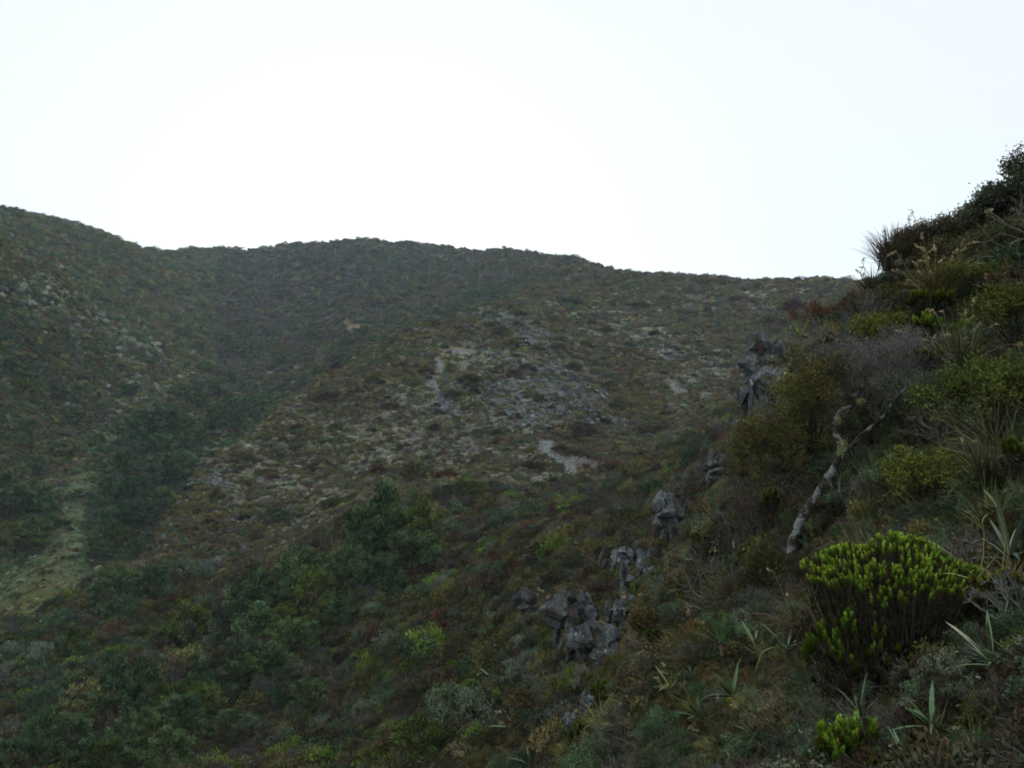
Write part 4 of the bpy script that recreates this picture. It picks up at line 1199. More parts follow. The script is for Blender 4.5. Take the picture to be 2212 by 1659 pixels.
# tufts of beard lichen
mb = MB()
for (a, b) in ((842, 447), (843, 442), (840, 452), (861, 400), (838, 420)):
    c0 = point(a, b, TR - 0.05) - base
    n = 90
    leaves(mb, c0 + r4.normal(size=(n, 3)) * 0.022, np.c_[r4.normal(size=(n, 2)) * 0.5, -np.abs(r4.normal(size=n))], 0.022, 0.007, np.array((0.36, 0.40, 0.20)) * r4.uniform(0.7, 1.3, (n, 1)), r=r4)
tag(link('lichen_tuft', mb.mesh('lichen_tuft', M_LEAF), tree_root), tint=(1, 1, 1))

# olive leafy bush in front of the crag, left of the lichen tree
def stem_bush(name, label, px, py_base, r, hw, hh, n_stem, leafy, lcol, scol, lsize, seed, cat='shrub', group=None, kids=3, levels=3, upr=1.0, sink=0.05):
    """a bush of branching stems with leaves; sizes in picture units"""
    rr = np.random.default_rng(seed); kk = r / F
    p = point(px, py_base, r); g = at(px, r)
    p[2] = min(p[2], g[2] + 0.6) if name != 'olive_bush' else p[2]
    root = link(name, None, None, p); tag(root, label, cat, group)
    Hh = hh * kk * 2; Wd_ = hw * kk
    n = n_stem
    ends = np.c_[rr.normal(size=(n, 2)) * np.array([0.55, 0.45]) * Wd_, Hh * rr.uniform(0.35, 0.72, n)]
    P0 = rr.normal(size=(n, 3)) * np.array([0.12, 0.12, 0.0]) * Wd_ - np.array([0, 0, sink])
    A_ = P0; M_ = (P0 + ends) / 2 + rr.normal(size=(n, 3)) * 0.06 * Wd_
    smb = MB()
    rad = 0.012 * Hh
    segs(smb, A_, M_, rad, rad * 0.8, np.asarray(scol) * rr.uniform(0.6, 1.4, (n, 1)), 4)
    segs(smb, M_, ends, rad * 0.8, rad * 0.55, np.asarray(scol) * rr.uniform(0.6, 1.4, (n, 1)), 4)
    P_ = np.repeat(ends, kids, 0); D_ = unit(np.repeat(unit(ends - M_), kids, 0) * upr + 0.5 * rr.normal(size=P_.shape))
    global r4
    old = r4; 
    S, P_, D_ = branchlets(P_, D_, Hh * 0.2, rad * 0.5, levels - 1, kids, 0.5, rr)
    for a_, b_, ra, rb in S:
        segs(smb, a_, b_, ra, rb, np.asarray(scol) * rr.uniform(0.6, 1.4, (len(a_), 1)))
    tag(link('stems', smb.mesh('stems', M_WOOD), root), tint=(1, 1, 1))['kind'] = 'stuff'
    n2 = len(P_) * leafy
    Q = np.repeat(P_, leafy, 0) + rr.normal(size=(n2, 3)) * lsize * 1.3
    fm = MB()
    leaves(fm, Q, np.repeat(D_, leafy, 0) + 0.8 * rr.normal(size=(n2, 3)), lsize * rr.uniform(0.7, 1.4, n2), lsize * 0.5, 1.4 * np.asarray(lcol) * rr.uniform(0.5, 1.6, (n2, 1)) * (1 + 0.1 * rr.normal(size=(n2, 3))), r=rr)
    tag(link('foliage', fm.mesh('foliage', M_LEAF), root), tint=(1, 1, 1))['kind'] = 'stuff'
    return root
stem_bush('olive_bush', 'olive green leafy bush in front of the tall crag', 812, 448, 9.4, 30, 30, 24, 9, (0.15, 0.145, 0.045), (0.09, 0.075, 0.06), 0.028, 1)
stem_bush('olive_bush', 'lower olive bush between the crag and the leaning tree', 770, 486, 9.7, 28, 32, 20, 7, (0.12, 0.12, 0.045), (0.11, 0.095, 0.08), 0.028, 2)
stem_bush('brown_bush', 'dry brown twiggy bush left of the tree trunk', 752, 560, 9.2, 36, 42, 26, 3, (0.10, 0.085, 0.06), (0.12, 0.105, 0.095), 0.022, 3)
stem_bush('brown_bush', 'dark tangled bush under the grey twig crown', 880, 470, 9.2, 44, 40, 26, 5, (0.075, 0.085, 0.045), (0.10, 0.09, 0.08), 0.026, 4)
stem_bush('brown_bush', 'brown bush behind the lower trunk of the leaning tree', 840, 545, 9.0, 44, 34, 26, 3, (0.095, 0.08, 0.06), (0.115, 0.10, 0.09), 0.022, 5)
stem_bush('green_bush', 'dense green bush on the upper right hillside', 1000, 440, 7.4, 36, 34, 22, 9, (0.085, 0.11, 0.03), (0.07, 0.06, 0.045), 0.03, 6)
stem_bush('green_bush', 'dark green bush at the right picture edge', 1018, 345, 9.4, 26, 24, 20, 9, (0.10, 0.115, 0.03), (0.07, 0.06, 0.045), 0.03, 7)
stem_bush('green_bush', 'olive green bush above the bright green shrub', 945, 505, 7.2, 30, 24, 20, 9, (0.105, 0.125, 0.03), (0.08, 0.07, 0.05), 0.026, 8)
stem_bush('green_bush', 'mossy green bush right of the skyline grass tuft', 985, 296, 11.6, 22, 15, 18, 9, (0.12, 0.135, 0.04), (0.08, 0.07, 0.05), 0.03, 9)
stem_bush('brown_bush', 'brown heath bush on the shoulder below the skyline grass', 862, 325, 12.9, 24, 14, 22, 6, (0.10, 0.085, 0.05), (0.09, 0.08, 0.07), 0.03, 10)
stem_bush('brown_bush', 'reddish brown bush on the shoulder above the tall crag', 822, 330, 14.2, 24, 12, 22, 6, (0.125, 0.07, 0.05), (0.09, 0.075, 0.065), 0.032, 11)
stem_bush('green_bush', 'yellow olive bush right of the tall crag', 870, 360, 11.2, 30, 20, 20, 8, (0.14, 0.145, 0.035), (0.08, 0.07, 0.05), 0.028, 12)
stem_bush('skyline_shrub', 'tall sparse shrub with dark leaf heads at the top right', 1021, 206, 13.2, 7, 30, 7, 6, (0.075, 0.085, 0.075), (0.07, 0.06, 0.06), 0.045, 13, upr=1.6, levels=2)
stem_bush('skyline_shrub', 'bushy dark shrub on the skyline below the tall sparse one', 1000, 214, 13.8, 12, 12, 14, 9, (0.075, 0.085, 0.06), (0.07, 0.06, 0.06), 0.045, 14)
stem_bush('skyline_shrub', 'low dark shrub on the skyline right of the grass tuft', 962, 240, 14.0, 16, 11, 16, 9, (0.085, 0.095, 0.06), (0.07, 0.06, 0.06), 0.045, 15)
stem_bush('skyline_shrub', 'dark shrub crowning the close hillside at the right edge', 1032, 196, 13.2, 11, 14, 12, 9, (0.075, 0.085, 0.055), (0.07, 0.06, 0.06), 0.045, 16)

stem_bush('skyline_shrub', 'feathery scrub on the skyline just right of the grass tuft', 936, 250, 14.0, 15, 11, 16, 9, (0.10, 0.105, 0.065), (0.08, 0.07, 0.06), 0.04, 17)
stem_bush('skyline_shrub', 'leafy scrub on the skyline midway to the right edge', 982, 228, 14.0, 13, 12, 16, 9, (0.085, 0.10, 0.065), (0.08, 0.07, 0.06), 0.04, 18)
stem_bush('brown_bush', 'brown bush filling the bank under the skyline scrub', 955, 268, 13.0, 22, 12, 18, 8, (0.10, 0.09, 0.05), (0.09, 0.08, 0.07), 0.035, 19)
stem_bush('green_bush', 'green bush filling the bank at the right edge', 1010, 262, 12.2, 24, 18, 20, 9, (0.095, 0.11, 0.045), (0.08, 0.07, 0.06), 0.034, 20)

# ------------------------------------------------------------------ bright green shrubs with club shaped shoots
def shoot_shrub(label, px, py_base, r, hw, hh, shoots, seed, tipc=(0.52, 0.74, 0.08), dense=24, spread=1.0, size=1.0, cap=0.35):
    rr = np.random.default_rng(seed); kk = r / F
    p = point(px, py_base, r)
    CLEAR.append((px, py_base - hh * 0.6, hw * 0.95, hh * 1.0, r * 1.02, 0.92))
    root = link('bright_shrub', None, None, p); tag(root, label, 'shrub')
    Wd_ = hw * kk; Hh = hh * kk * 2
    n = shoots
    a = rr.uniform(0, 6.283, n); q = np.sqrt(rr.random(n)) * spread
    ex = np.cos(a) * q; ey = np.sin(a) * q
    lump = (0.13 if seed == 1 else 0.2) * vnoise(ex * 2.5 + seed, ey * 2.5, seed)
    ez = (1 - cap * (ex ** 2 + ey ** 2) + lump) * Hh
    drop = rr.random(n) < 0.2
    ez = np.where(drop, ez * rr.uniform(0.35, 0.85, n), ez)
    T = np.c_[ex * Wd_, ey * Wd_ * 0.8, ez]
    up = unit(np.c_[ex * 0.45, ey * 0.45, np.ones(n)] + 0.12 * rr.normal(size=(n, 3)))
    sl = 0.06 * size * rr.uniform(0.45, 1.6, n)
    # stems
    B0 = np.c_[ex * 0.12 * Wd_, ey * 0.12 * Wd_, np.full(n, -0.04)] + rr.normal(size=(n, 3)) * 0.02
    M1 = B0 + (T - B0) * 0.45 + np.c_[ex * 0.18 * Wd_, ey * 0.18 * Wd_, np.full(n, -0.04 * Hh)] + 0.02 * rr.normal(size=(n, 3))
    M2 = T - up * sl[:, None] * 1.6
    smb = MB(); bc = np.array((0.062, 0.052, 0.045))
    for A_, B_, r0, r1 in ((B0, M1, 0.0048, 0.0036), (M1, M2, 0.0036, 0.0024), (M2, T, 0.0024, 0.0012)):
        segs(smb, A_, B_, r0, r1, bc * rr.uniform(0.6, 1.6, (n, 1)), 4)
    # bare side twigs inside the bush
    m = n * 2; i = rr.integers(0, n, m); t_ = rr.random((m, 1))
    A_ = M1[i] + (M2[i] - M1[i]) * t_; B_ = A_ + unit(rr.normal(size=(m, 3)) + np.array([0, 0, 0.9])) * 0.09 * rr.uniform(0.5, 1.3, (m, 1))
    segs(smb, A_, B_, 0.0022, 0.001, bc * rr.uniform(0.5, 2.0, (m, 1)))
    tag(link('stems', smb.mesh('stems', M_WOOD), root), tint=(1, 1, 1))['kind'] = 'stuff'
    fm = MB()
    L = dense; idx_ = np.repeat(np.arange(n), L); tt = np.tile((np.arange(L) + 0.5) / L, n)
    ang = tt * L * 2.399 + np.repeat(rr.uniform(0, 6, n), L)
    U = up[idx_]; S_ = unit(np.cross(U, np.array([0.31, 0.77, 0.2]))); N_ = np.cross(U, S_)
    rad_ = S_ * np.cos(ang)[:, None] + N_ * np.sin(ang)[:, None]
    Q = T[idx_] - U * (sl[idx_] * (1.0 - tt))[:, None]
    D_ = rad_ * (1.05 - 0.75 * tt)[:, None] + U * (0.5 + 0.7 * tt)[:, None]
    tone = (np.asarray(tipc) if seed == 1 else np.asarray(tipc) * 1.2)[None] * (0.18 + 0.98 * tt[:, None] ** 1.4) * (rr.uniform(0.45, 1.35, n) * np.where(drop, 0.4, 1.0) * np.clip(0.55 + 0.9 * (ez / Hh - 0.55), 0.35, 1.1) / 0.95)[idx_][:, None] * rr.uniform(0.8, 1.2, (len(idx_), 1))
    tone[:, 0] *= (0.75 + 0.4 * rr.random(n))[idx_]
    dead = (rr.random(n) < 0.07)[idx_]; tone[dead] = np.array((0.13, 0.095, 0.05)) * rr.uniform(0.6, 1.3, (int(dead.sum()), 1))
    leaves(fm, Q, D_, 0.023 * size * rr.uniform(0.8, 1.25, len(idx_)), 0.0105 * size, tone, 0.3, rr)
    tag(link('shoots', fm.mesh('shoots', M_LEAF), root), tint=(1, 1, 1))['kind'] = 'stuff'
    # dull older leaves inside
    m = n * 9; i = rr.integers(0, n, m); t_ = rr.random((m, 1))
    A_ = M1[i] + (M2[i] - M1[i]) * t_ + rr.normal(size=(m, 3)) * 0.015
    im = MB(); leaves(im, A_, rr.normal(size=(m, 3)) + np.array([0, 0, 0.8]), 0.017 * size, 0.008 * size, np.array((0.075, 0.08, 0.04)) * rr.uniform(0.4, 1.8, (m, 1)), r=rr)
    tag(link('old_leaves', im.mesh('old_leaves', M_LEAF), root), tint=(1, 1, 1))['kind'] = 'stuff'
    return root
shoot_shrub('large bright lime green domed shrub with dark bare stems below', 892, 672, 5.0, 77, 55, 1000, 1, dense=22, cap=0.24, size=0.72)
shoot_shrub('low bright green shrub spilling below the large lime shrub', 858, 690, 4.75, 50, 34, 120, 2, (0.27, 0.42, 0.04), cap=0.5)
shoot_shrub('small lime shrub cut off by the bottom edge', 852, 800, 4.3, 34, 35, 120, 3, (0.28, 0.42, 0.05), size=1.15)
shoot_shrub('small bright shrub in the bottom right corner', 1014, 800, 4.0, 24, 34, 60, 4, (0.22, 0.33, 0.05))
shoot_shrub('yellow green tufted shrub right of the large lime shrub', 996, 634, 4.9, 20, 24, 60, 5, (0.24, 0.24, 0.03), cap=0.2)
shoot_shrub('short yellow tufted shrub at the right edge', 1016, 620, 4.8, 14, 20, 40, 6, (0.22, 0.20, 0.03))
shoot_shrub('feathery yellow green shrub near the bottom right', 982, 750, 4.1, 18, 20, 50, 7, (0.24, 0.27, 0.03))
shoot_shrub('upright fresh green broom like shrub right of the lower crag', 663, 662, 9.6, 16, 17, 90, 8, (0.18, 0.26, 0.035), size=1.5, cap=0.2)
shoot_shrub('upright green shrub below the lower crag', 606, 728, 10.0, 16, 20, 80, 9, (0.13, 0.18, 0.03), size=1.5, cap=0.2)
shoot_shrub('green broom like shrub beside the small pale stone', 583, 758, 9.4, 15, 17, 70, 10, (0.14, 0.20, 0.03), size=1.4)
shoot_shrub('bright green shrub at the bottom edge left of the grass', 632, 768, 8.3, 15, 17, 70, 11, (0.17, 0.27, 0.035), size=1.4)
shoot_shrub('small lime shrub on the upper hillside right of the grey twigs', 925, 335, 9.8, 14, 9, 50, 12, (0.24, 0.32, 0.04), size=1.5)
shoot_shrub('lime shrub below the skyline tuft at the right', 930, 310, 11.4, 20, 9, 60, 13, (0.2, 0.25, 0.03), size=1.6)
shoot_shrub('vivid lime sprig right of the grey twig crown', 926, 364, 8.6, 8, 7, 24, 14, (0.32, 0.45, 0.05), size=1.2)
shoot_shrub('yellow green shrub on the hillside above the lime shrub', 770, 510, 8.9, 9, 10, 36, 15, (0.24, 0.27, 0.035), size=1.2)
shoot_shrub('bright sprigs at the right edge of the hillside', 1014, 470, 6.2, 10, 14, 26, 16, (0.17, 0.25, 0.04), size=1.1)
shoot_shrub('bright sprigs under the dark tangled bush', 960, 400, 8.0, 12, 10, 36, 17, (0.20, 0.28, 0.04), size=1.3)

# ------------------------------------------------------------------ rosette plants with strap leaves
def strap_mesh(seed, bend, width=0.12):
    rr = np.random.default_rng(seed); m = 9
    t = np.linspace(0, 1, m)
    w = width * 0.5 * np.sin(np.clip(t * 0.93 + 0.07, 0, 1) * math.pi) ** 0.65 * (1 - 0.15 * t)
    w[-1] = 0.002
    th = 0.05 + bend * t ** 1.4
    dx = np.cos(th) / (m - 1); dz = -np.sin(th) / (m - 1)
    xs = np.r_[0, np.cumsum(dx)[:-1]]; zs = np.r_[0, np.cumsum(dz)[:-1]]
    tw = rr.normal() * 0.25 * t
    rows = []
    for i in range(m):
        c, s_ = math.cos(tw[i]), math.sin(tw[i])
        for sgn in (-1, 0, 1):
            y_ = sgn * w[i]; z_ = (0.28 * w[i] if sgn else 0)
            rows.append((xs[i], y_ * c - z_ * s_, zs[i] + y_ * s_ + z_ * c))
    f = []
    for i in range(m - 1):
        for j in range(2):
            a = i * 3 + j; f.append([a, a + 1, a + 4, a + 3])
    mb = MB(); c = np.ones((len(f), 3)) * rr.uniform(0.85, 1.12, (len(f), 1))
    mb.add(rows, f, c)
    return mb.mesh('strap_leaf', M_STRAP, True)
STRAPS = [strap_mesh(600 + i, b, w) for i, (b, w) in enumerate([(0.45, 0.09), (0.8, 0.085), (1.2, 0.08), (0.3, 0.10), (1.6, 0.075)])]
STEM = MB(); tube(STEM, [(0, 0, -0.25), (0, 0, 0.0), (0, 0, 0.06)], [0.07, 0.08, 0.03], (0.16, 0.13, 0.09), 7)
STEM = STEM.mesh('caudex', M_WOOD)
def rosette(label, px, py, size, n, tint, pale=0, r=None, lift=0.1, group=None, tilt=(0, 0)):
    """size: leaf length in picture units"""
    if r is None: p, r = hit(px, py + 4)
    else: p = point(px, py, r)
    if r < 14:
        g = at(px, r * 0.985); p = point(px, py, r * 0.985); p[2] = max(p[2], g[2] + 0.07)
    size *= 1.15 if size < 35 else 0.85
    kk = r / F; L = size * kk
    CLEAR.append((px, py + size * 0.55, size * 0.85, size * 1.0, r * 1.02, 0.92))
    n = int(n * 1.35)
    root = link('rosette_plant', None, None, p + np.array([0, 0, lift * L]), (tilt[0] - 0.25, tilt[1], 0))
    tag(root, label, 'plant', group)
    tag(link('caudex', STEM, root, scl=L), tint=(1, 1, 1))
    for i in range(n):
        az_ = i * 2.399 + rng.normal() * 0.2; f_ = (i + 0.5) / n
        el = 0.05 + 1.2 * f_ ** 1.2 + rng.normal() * 0.12
        ll = L * rng.uniform(0.75, 1.15) * (0.8 + 0.25 * f_)
        ispale = i in range(n - 3 - pale, n - 3)
        m_ = STRAPS[rng.choice([3, 0])] if f_ > 0.65 else STRAPS[rng.integers(0, 5)]
        o = link('leaf', m_, root, (0, 0, 0.02 * L * i / n), (rng.normal() * 0.25, -el, az_), (ll, ll * rng.uniform(0.85, 1.25), ll))
        c = (CREAM * 0.85 if ispale else np.asarray(tint) * rng.uniform(0.7, 1.35) * (1 + 0.07 * rng.normal(size=3)))
        tag(o, tint=c)
    return root
TS = np.array((0.125, 0.22, 0.09)); TBL = np.array((0.145, 0.22, 0.15)); TLM = np.array((0.22, 0.29, 0.085))
for a_ in [
 ('large blue green rosette plant with strap leaves at the right edge', 1010, 566, 62, 16, TBL * 0.9, 2, 5.4),
 ('rosette plant with one upright cream leaf at the lower right', 994, 690, 56, 14, TS, 1, 4.3),
 ('dark green rosette plant near the bottom edge right of the lime shrub', 933, 752, 52, 14, TS * 0.8, 0, 4.15),
 ('dark strap leaved plant between the two lower lime shrubs', 862, 722, 42, 13, TS * 0.75, 1, 4.5),
 ('broad leaved rosette above the cream leafed plant at right', 1012, 656, 40, 12, TBL * 0.8, 1, 4.7),
 ('grey green rosette in the right corner below the cream leaf', 1022, 722, 40, 12, TS * 0.8, 0, 4.1),
 ('pale rosette plant left of the yellow grass tussock', 722, 650, 30, 13, TS * 1.15, 1, None),
 ('rosette with two cream leaves in the middle of the grass', 757, 654, 26, 12, TS, 2, None),
 ('rosette with folded pale leaves right of the cream pair', 786, 660, 30, 13, TS * 0.95, 2, None),
 ('deep green rosette low among the grass', 733, 706, 32, 13, TS * 0.7, 1, None),
 ('rosette plant with yellowish leaves below the lower crag', 671, 694, 24, 13, TLM, 1, None),
 ('fresh green rosette right of the slim rock post', 685, 594, 19, 12, TS * 1.1, 0, None),
 ('small pale rosette growing on the dark rock face', 574, 630, 13, 12, TLM * 0.9, 0, None),
 ('small green rosette left of the dark rock face', 490, 676, 14, 11, TS * 1.1, 0, None),
 ('pale leafy rosette at the lower left of the close hillside', 512, 728, 22, 12, TBL, 1, None),
 ('silvery rosette beside the pale leafy one', 492, 708, 20, 12, TBL * 1.1, 1, None),
 ('green rosette at the bottom edge under the silvery one', 530, 764, 22, 12, TS, 0, None),
 ('bright rosette on the shoulder below the skyline grass', 880, 294, 17, 12, TS * 1.4, 0, None),
 ('small rosette on the shoulder left of the bright one', 853, 297, 11, 10, TBL, 0, None),
 ('blue green rosette below the seeding tussock', 914, 314, 16, 12, TBL, 0, None),
 ('yellow green star shaped rosette right of the tall crag', 801, 338, 17, 12, TLM * 1.2, 0, 13.2),
 ('blue green rosette above the grey twig crown', 849, 338, 18, 12, TBL, 0, 10.6),
 ('slim rosette on the brown shoulder', 817, 322, 12, 10, TS, 0, None),
 ('tall leaved rosette among grey twigs', 866, 374, 14, 10, TBL * 0.9, 0, 9.2),
 ('rosette on the slope beside the bottom lime shrub', 905, 768, 40, 12, TS * 0.8, 1, 3.9),
 ('strap leaved plant under the yellow grass tussock', 700, 726, 26, 12, TS * 0.8, 0, None),
 ('pale green strap leaved plant at the right above the large rosette', 1000, 520, 40, 11, TLM * 0.8, 1, 5.8),
 ('rosette half hidden by heath at the bottom centre', 760, 752, 30, 12, TS * 0.75, 0, None),
]:
    rosette(*a_[:7], r=a_[7])

# ------------------------------------------------------------------ grass tussocks
def tussock(label, px, py, r, hgt, n, tint, seed, heads=0, spread=0.45, droop=1.4, headc=(0.5, 0.43, 0.27), group=None):
    rr = np.random.default_rng(seed)
    if r is None: p, r = hit(px, py)
    else: p = point(px, py, r)
    kk = r / F; Hh = hgt * kk
    CLEAR.append((px, py, hgt * 0.35, hgt * 0.3, r * 1.02, 0.7))
    root = link('grass_tussock', None, None, p); tag(root, label, 'grass', group)
    P_ = rr.normal(size=(n, 3)) * np.array([0.13, 0.13, 0]) * Hh
    D_ = np.c_[rr.normal(size=(n, 2)) * spread, np.ones(n)]
    c = np.asarray(tint) * rr.uniform(0.55, 1.5, (n, 1)) * (1 + 0.1 * rr.normal(size=(n, 3)))
    mb = MB(); blades(mb, P_, D_, Hh * rr.uniform(0.6, 1.15, n), max(0.006, 0.9 * kk) * rr.uniform(0.6, 1.3, n), droop * rr.uniform(0.3, 1.3, n), c, 5, rr)
    tag(link('blades', mb.mesh('blades', M_LEAF), root), tint=(1, 1, 1))['kind'] = 'stuff'
    if heads:
        hb = MB()
        D_ = unit(np.c_[rr.normal(size=(heads, 2)) * spread * 1.0, np.ones(heads)])
        A_ = rr.normal(size=(heads, 3)) * np.array([0.1, 0.1, 0]) * Hh
        B_ = A_ + D_ * Hh * rr.uniform(0.85, 1.25, (heads, 1))
        C_ = B_ + unit(D_ + np.array([0, 0, -0.7]) + 0.2 * rr.normal(size=D_.shape)) * Hh * 0.16
        segs(hb, A_, B_, 0.35 * kk, 0.25 * kk, np.asarray(tint) * 1.4)
        m = 14; i = np.repeat(np.arange(heads), m); t_ = np.tile(np.linspace(0, 1, m), heads)[:, None]
        Q = B_[i] + (C_[i] - B_[i]) * t_
        leaves(hb, Q, (C_ - B_)[i] / Hh * 4 + 0.5 * rr.normal(size=Q.shape), 2.6 * kk, 1.0 * kk, np.asarray(headc) * rr.uniform(0.7, 1.3, (len(Q), 1)), r=rr)
        tag(link('seed_heads', hb.mesh('seed_heads', M_LEAF), root), tint=(1, 1, 1))['kind'] = 'stuff'
    return root
GY = np.array((0.165, 0.15, 0.065)); GB = np.array((0.14, 0.12, 0.08)); GG = np.array((0.12, 0.14, 0.06))
for a_ in [
 ('tall tufted grass standing on the skyline of the close hillside', 896, 270, 13.6, 40, 900, GB, 1, 7, 0.40, 0.9),
 ('second grass tuft on the skyline right of the tallest tuft', 922, 258, 13.8, 34, 600, GB, 2, 4, 0.4, 0.9),
 ('wispy grass at the left end of the skyline shoulder', 872, 292, 13.9, 24, 160, GB * 0.9, 3, 6, 0.55, 1.0),
 ('golden grass tussock with pale seed heads below the skyline', 936, 300, 11.6, 44, 340, GY, 4, 22, 0.5, 1.3),
 ('grass tussock with pale seed heads right of the grey twig crown', 962, 372, 8.8, 46, 300, GG, 5, 16, 0.6, 1.5),
 ('big yellow green grass tussock in the middle of the close slope', 708, 684, 8.4, 62, 620, GY * 1.05, 6, 8, 0.6, 1.5),
 ('drooping grass tussock below the big yellow one', 690, 726, 8.0, 46, 380, GY * 0.9, 7, 14, 0.6, 1.5),
 ('seeding grass tussock left of the yellow tussock', 652, 716, 8.8, 34, 260, GG, 8, 16, 0.6, 1.4),
 ('fine grass tussock under the leaning tree', 735, 606, 8.6, 44, 340, GB, 9, 3, 0.6, 1.5),
 ('grass tuft left of the tree foot', 700, 586, 9.6, 34, 260, GB, 10, 3, 0.6, 1.5),
 ('grass tussock at the bottom edge with arching seed stalks', 735, 758, 6.4, 50, 380, GG * 0.85, 11, 10, 0.7, 1.6),
 ('soft green grass tussock in the lower right corner', 1012, 764, 3.9, 44, 300, GG * 0.7, 12, 2, 0.7, 1.7),
 ('soft grass tussock right of the small pale stone', 628, 746, 9.0, 36, 280, GG * 0.9, 13, 8, 0.6, 1.5),
 ('grass tussock on the right slope above the lime shrub', 985, 490, 6.4, 52, 320, GG * 0.8, 14, 4, 0.6, 1.5),
 ('grass tuft beside the slim rock post', 645, 620, 11.4, 28, 220, GY * 0.8, 15, 4, 0.5, 1.4),
 ('dry grass tuft at the right edge of the skyline', 990, 246, 13.2, 26, 160, GB, 16, 4, 0.5, 1.0),
 ('arching grass tussock left of the large lime shrub', 806, 640, 6.0, 54, 340, GB * 0.85, 17, 3, 0.65, 1.6),
 ('grass tussock on the stony patch', 548, 612, 14.5, 18, 160, GY, 18, 4, 0.5, 1.3),
]:
    tussock(*a_)

# ------------------------------------------------------------------ white flowers
M_PETAL, _t, _b = new_mat('white_petal'); _b.inputs['Base Color'].default_value = (0.78, 0.79, 0.78, 1); _b.inputs['Roughness'].default_value = 0.7
fr = np.random.default_rng(71); fb = MB()
a = np.linspace(0, 6.283, 9)[:-1]
leaves(fb, np.zeros((8, 3)), np.c_[np.cos(a), np.sin(a), np.full(8, 0.45)], 1.0, 0.7, (1, 1, 1), 0.2, fr)
leaves(fb, np.zeros((14, 3)), np.c_[fr.normal(size=(14, 2)) * 0.6, np.ones(14)], 0.8, 0.45, (1, 1, 1), 0.2, fr)
FLW = fb.mesh('petals', M_PETAL)
fs = MB(); tube(fs, [(0, 0, -6), (0.3, 0.1, -3), (0, 0, 0)], [0.16, 0.14, 0.1], (0.12, 0.15, 0.06), 5)
FST = fs.mesh('flower_stalk', M_WOOD)
for (px, py, r, s, lb) in [(974, 331, 9.5, 3.6, 'largest white flower head on the upper right hillside'), (965, 339, 9.4, 2.6, 'left one of two white flowers below the largest flower'), (969, 343, 9.4, 2.0, 'right one of two white flowers below the largest flower'), (837, 340, 11.5, 2.4, 'single white flower above the olive bush'),
    (776, 700, 5.7, 3.0, 'left white flower of a pair in the low grass'), (782, 697, 5.7, 2.4, 'right white flower of a pair in the low grass'), (800, 732, 5.0, 2.6, 'white flower left of the bottom lime shrub'), (811, 747, 4.8, 2.6, 'white flower close above the bottom lime shrub'), (770, 745, 5.6, 2.0, 'small white flower near the bottom centre'),
    (978, 678, 4.2, 2.6, 'white flower left of the cream leaf'), (970, 698, 4.2, 2.4, 'white blossom below the cream leaf'), (958, 706, 4.2, 2.0, 'tiny white blossom left of the feathery shrub'), (1010, 657, 4.6, 2.4, 'white flower by the right edge rosette'), (891, 746, 4.1, 2.4, 'white flower among leaves at the bottom right of the lime shrub'), (715, 609, 8.8, 2.2, 'pinkish white flower on the slope under the leaning tree'), (500, 712, 10.5, 2.0, 'white flower near the silvery rosette')]:
    kk = r / F * s
    CLEAR.append((px, py + 4, 8, 10, r * 1.05, 0.8))
    root = link('white_flower', None, None, point(px, py, r), (rng.normal() * 0.3 + 0.5, rng.normal() * 0.3, rng.uniform(0, 6)), kk)
    tag(root, lb, 'flower')
    link('petals', FLW, root); tag(link('stalk', FST, root), tint=(1, 1, 1))

# bleached dead branch on the near slope, left
bp_ = [hit(180, 578)[0] + np.array([0, 0, 0.35]), hit(186, 575)[0] + np.array([0, 0, 0.5]), hit(190, 573)[0] + np.array([0, 0, 0.45]), hit(194, 575)[0] + np.array([0, 0, 0.4])]
b0 = bp_[0]; mb = MB(); tube(mb, resample(np.array(bp_), 8) - b0, np.linspace(0.09, 0.05, 8), (0.45, 0.45, 0.38), 6, 0.15)
tube(mb, resample(np.array([bp_[1], bp_[1] + np.array([0.5, 0.2, 0.5])]), 4) - b0, np.linspace(0.05, 0.025, 4), (0.45, 0.45, 0.38), 5)
tag(link('dead_branch', mb.mesh('dead_branch', M_WOOD), None, b0), 'bleached dead branch lying on the dark slope at left', 'branch', tint=(1, 1, 1))

# ------------------------------------------------------------------ mass undergrowth close by
def uncovered(px, py, r):
    free = np.ones(len(px), bool)
    for (cx, cy, rx, ry, far, pr) in CLEAR:
        free &= ~((((px - cx) / rx) ** 2 + ((py - cy) / ry) ** 2 < 1) & (r < far) & (rng.random(len(px)) < pr))
    return free
# ---- near slope
xa, ya = hits(rng.uniform(-60, 760, 17000), rng.uniform(395, 830, 17000))
xb, yb, _, _ = candidates(13000, 8.5, 125, -48, 62)
x = np.r_[xa, xb]; y = np.r_[ya, yb]; z = height(x, y); extra = np.arange(len(x)) >= len(xa)
q, r, px, py = zone(x, y, z)
ok = (q == 1) & (extra | seen(x, y, z, 1.2))
x, y, z, r, px, py = [k[ok] for k in (x, y, z, r, px, py)]
n = len(x)
n1 = fbm(x / 2.5, y / 2.5, 51, 3); n2 = fbm(x / 7, y / 7, 52, 3)
stony = blob(px, py, [(520, 610, 45, 22, -30, 1), (575, 585, 40, 14, -25, 0.9), (545, 650, 30, 25, 0, 0.5)])
keep = rng.random(n) > stony * 0.75
x, y, z, r, px, py, n1, n2, stony = [k[keep] for k in (x, y, z, r, px, py, n1, n2, stony)]
n = len(x)
greenz = np.clip((520 - px) / 300, 0, 1)
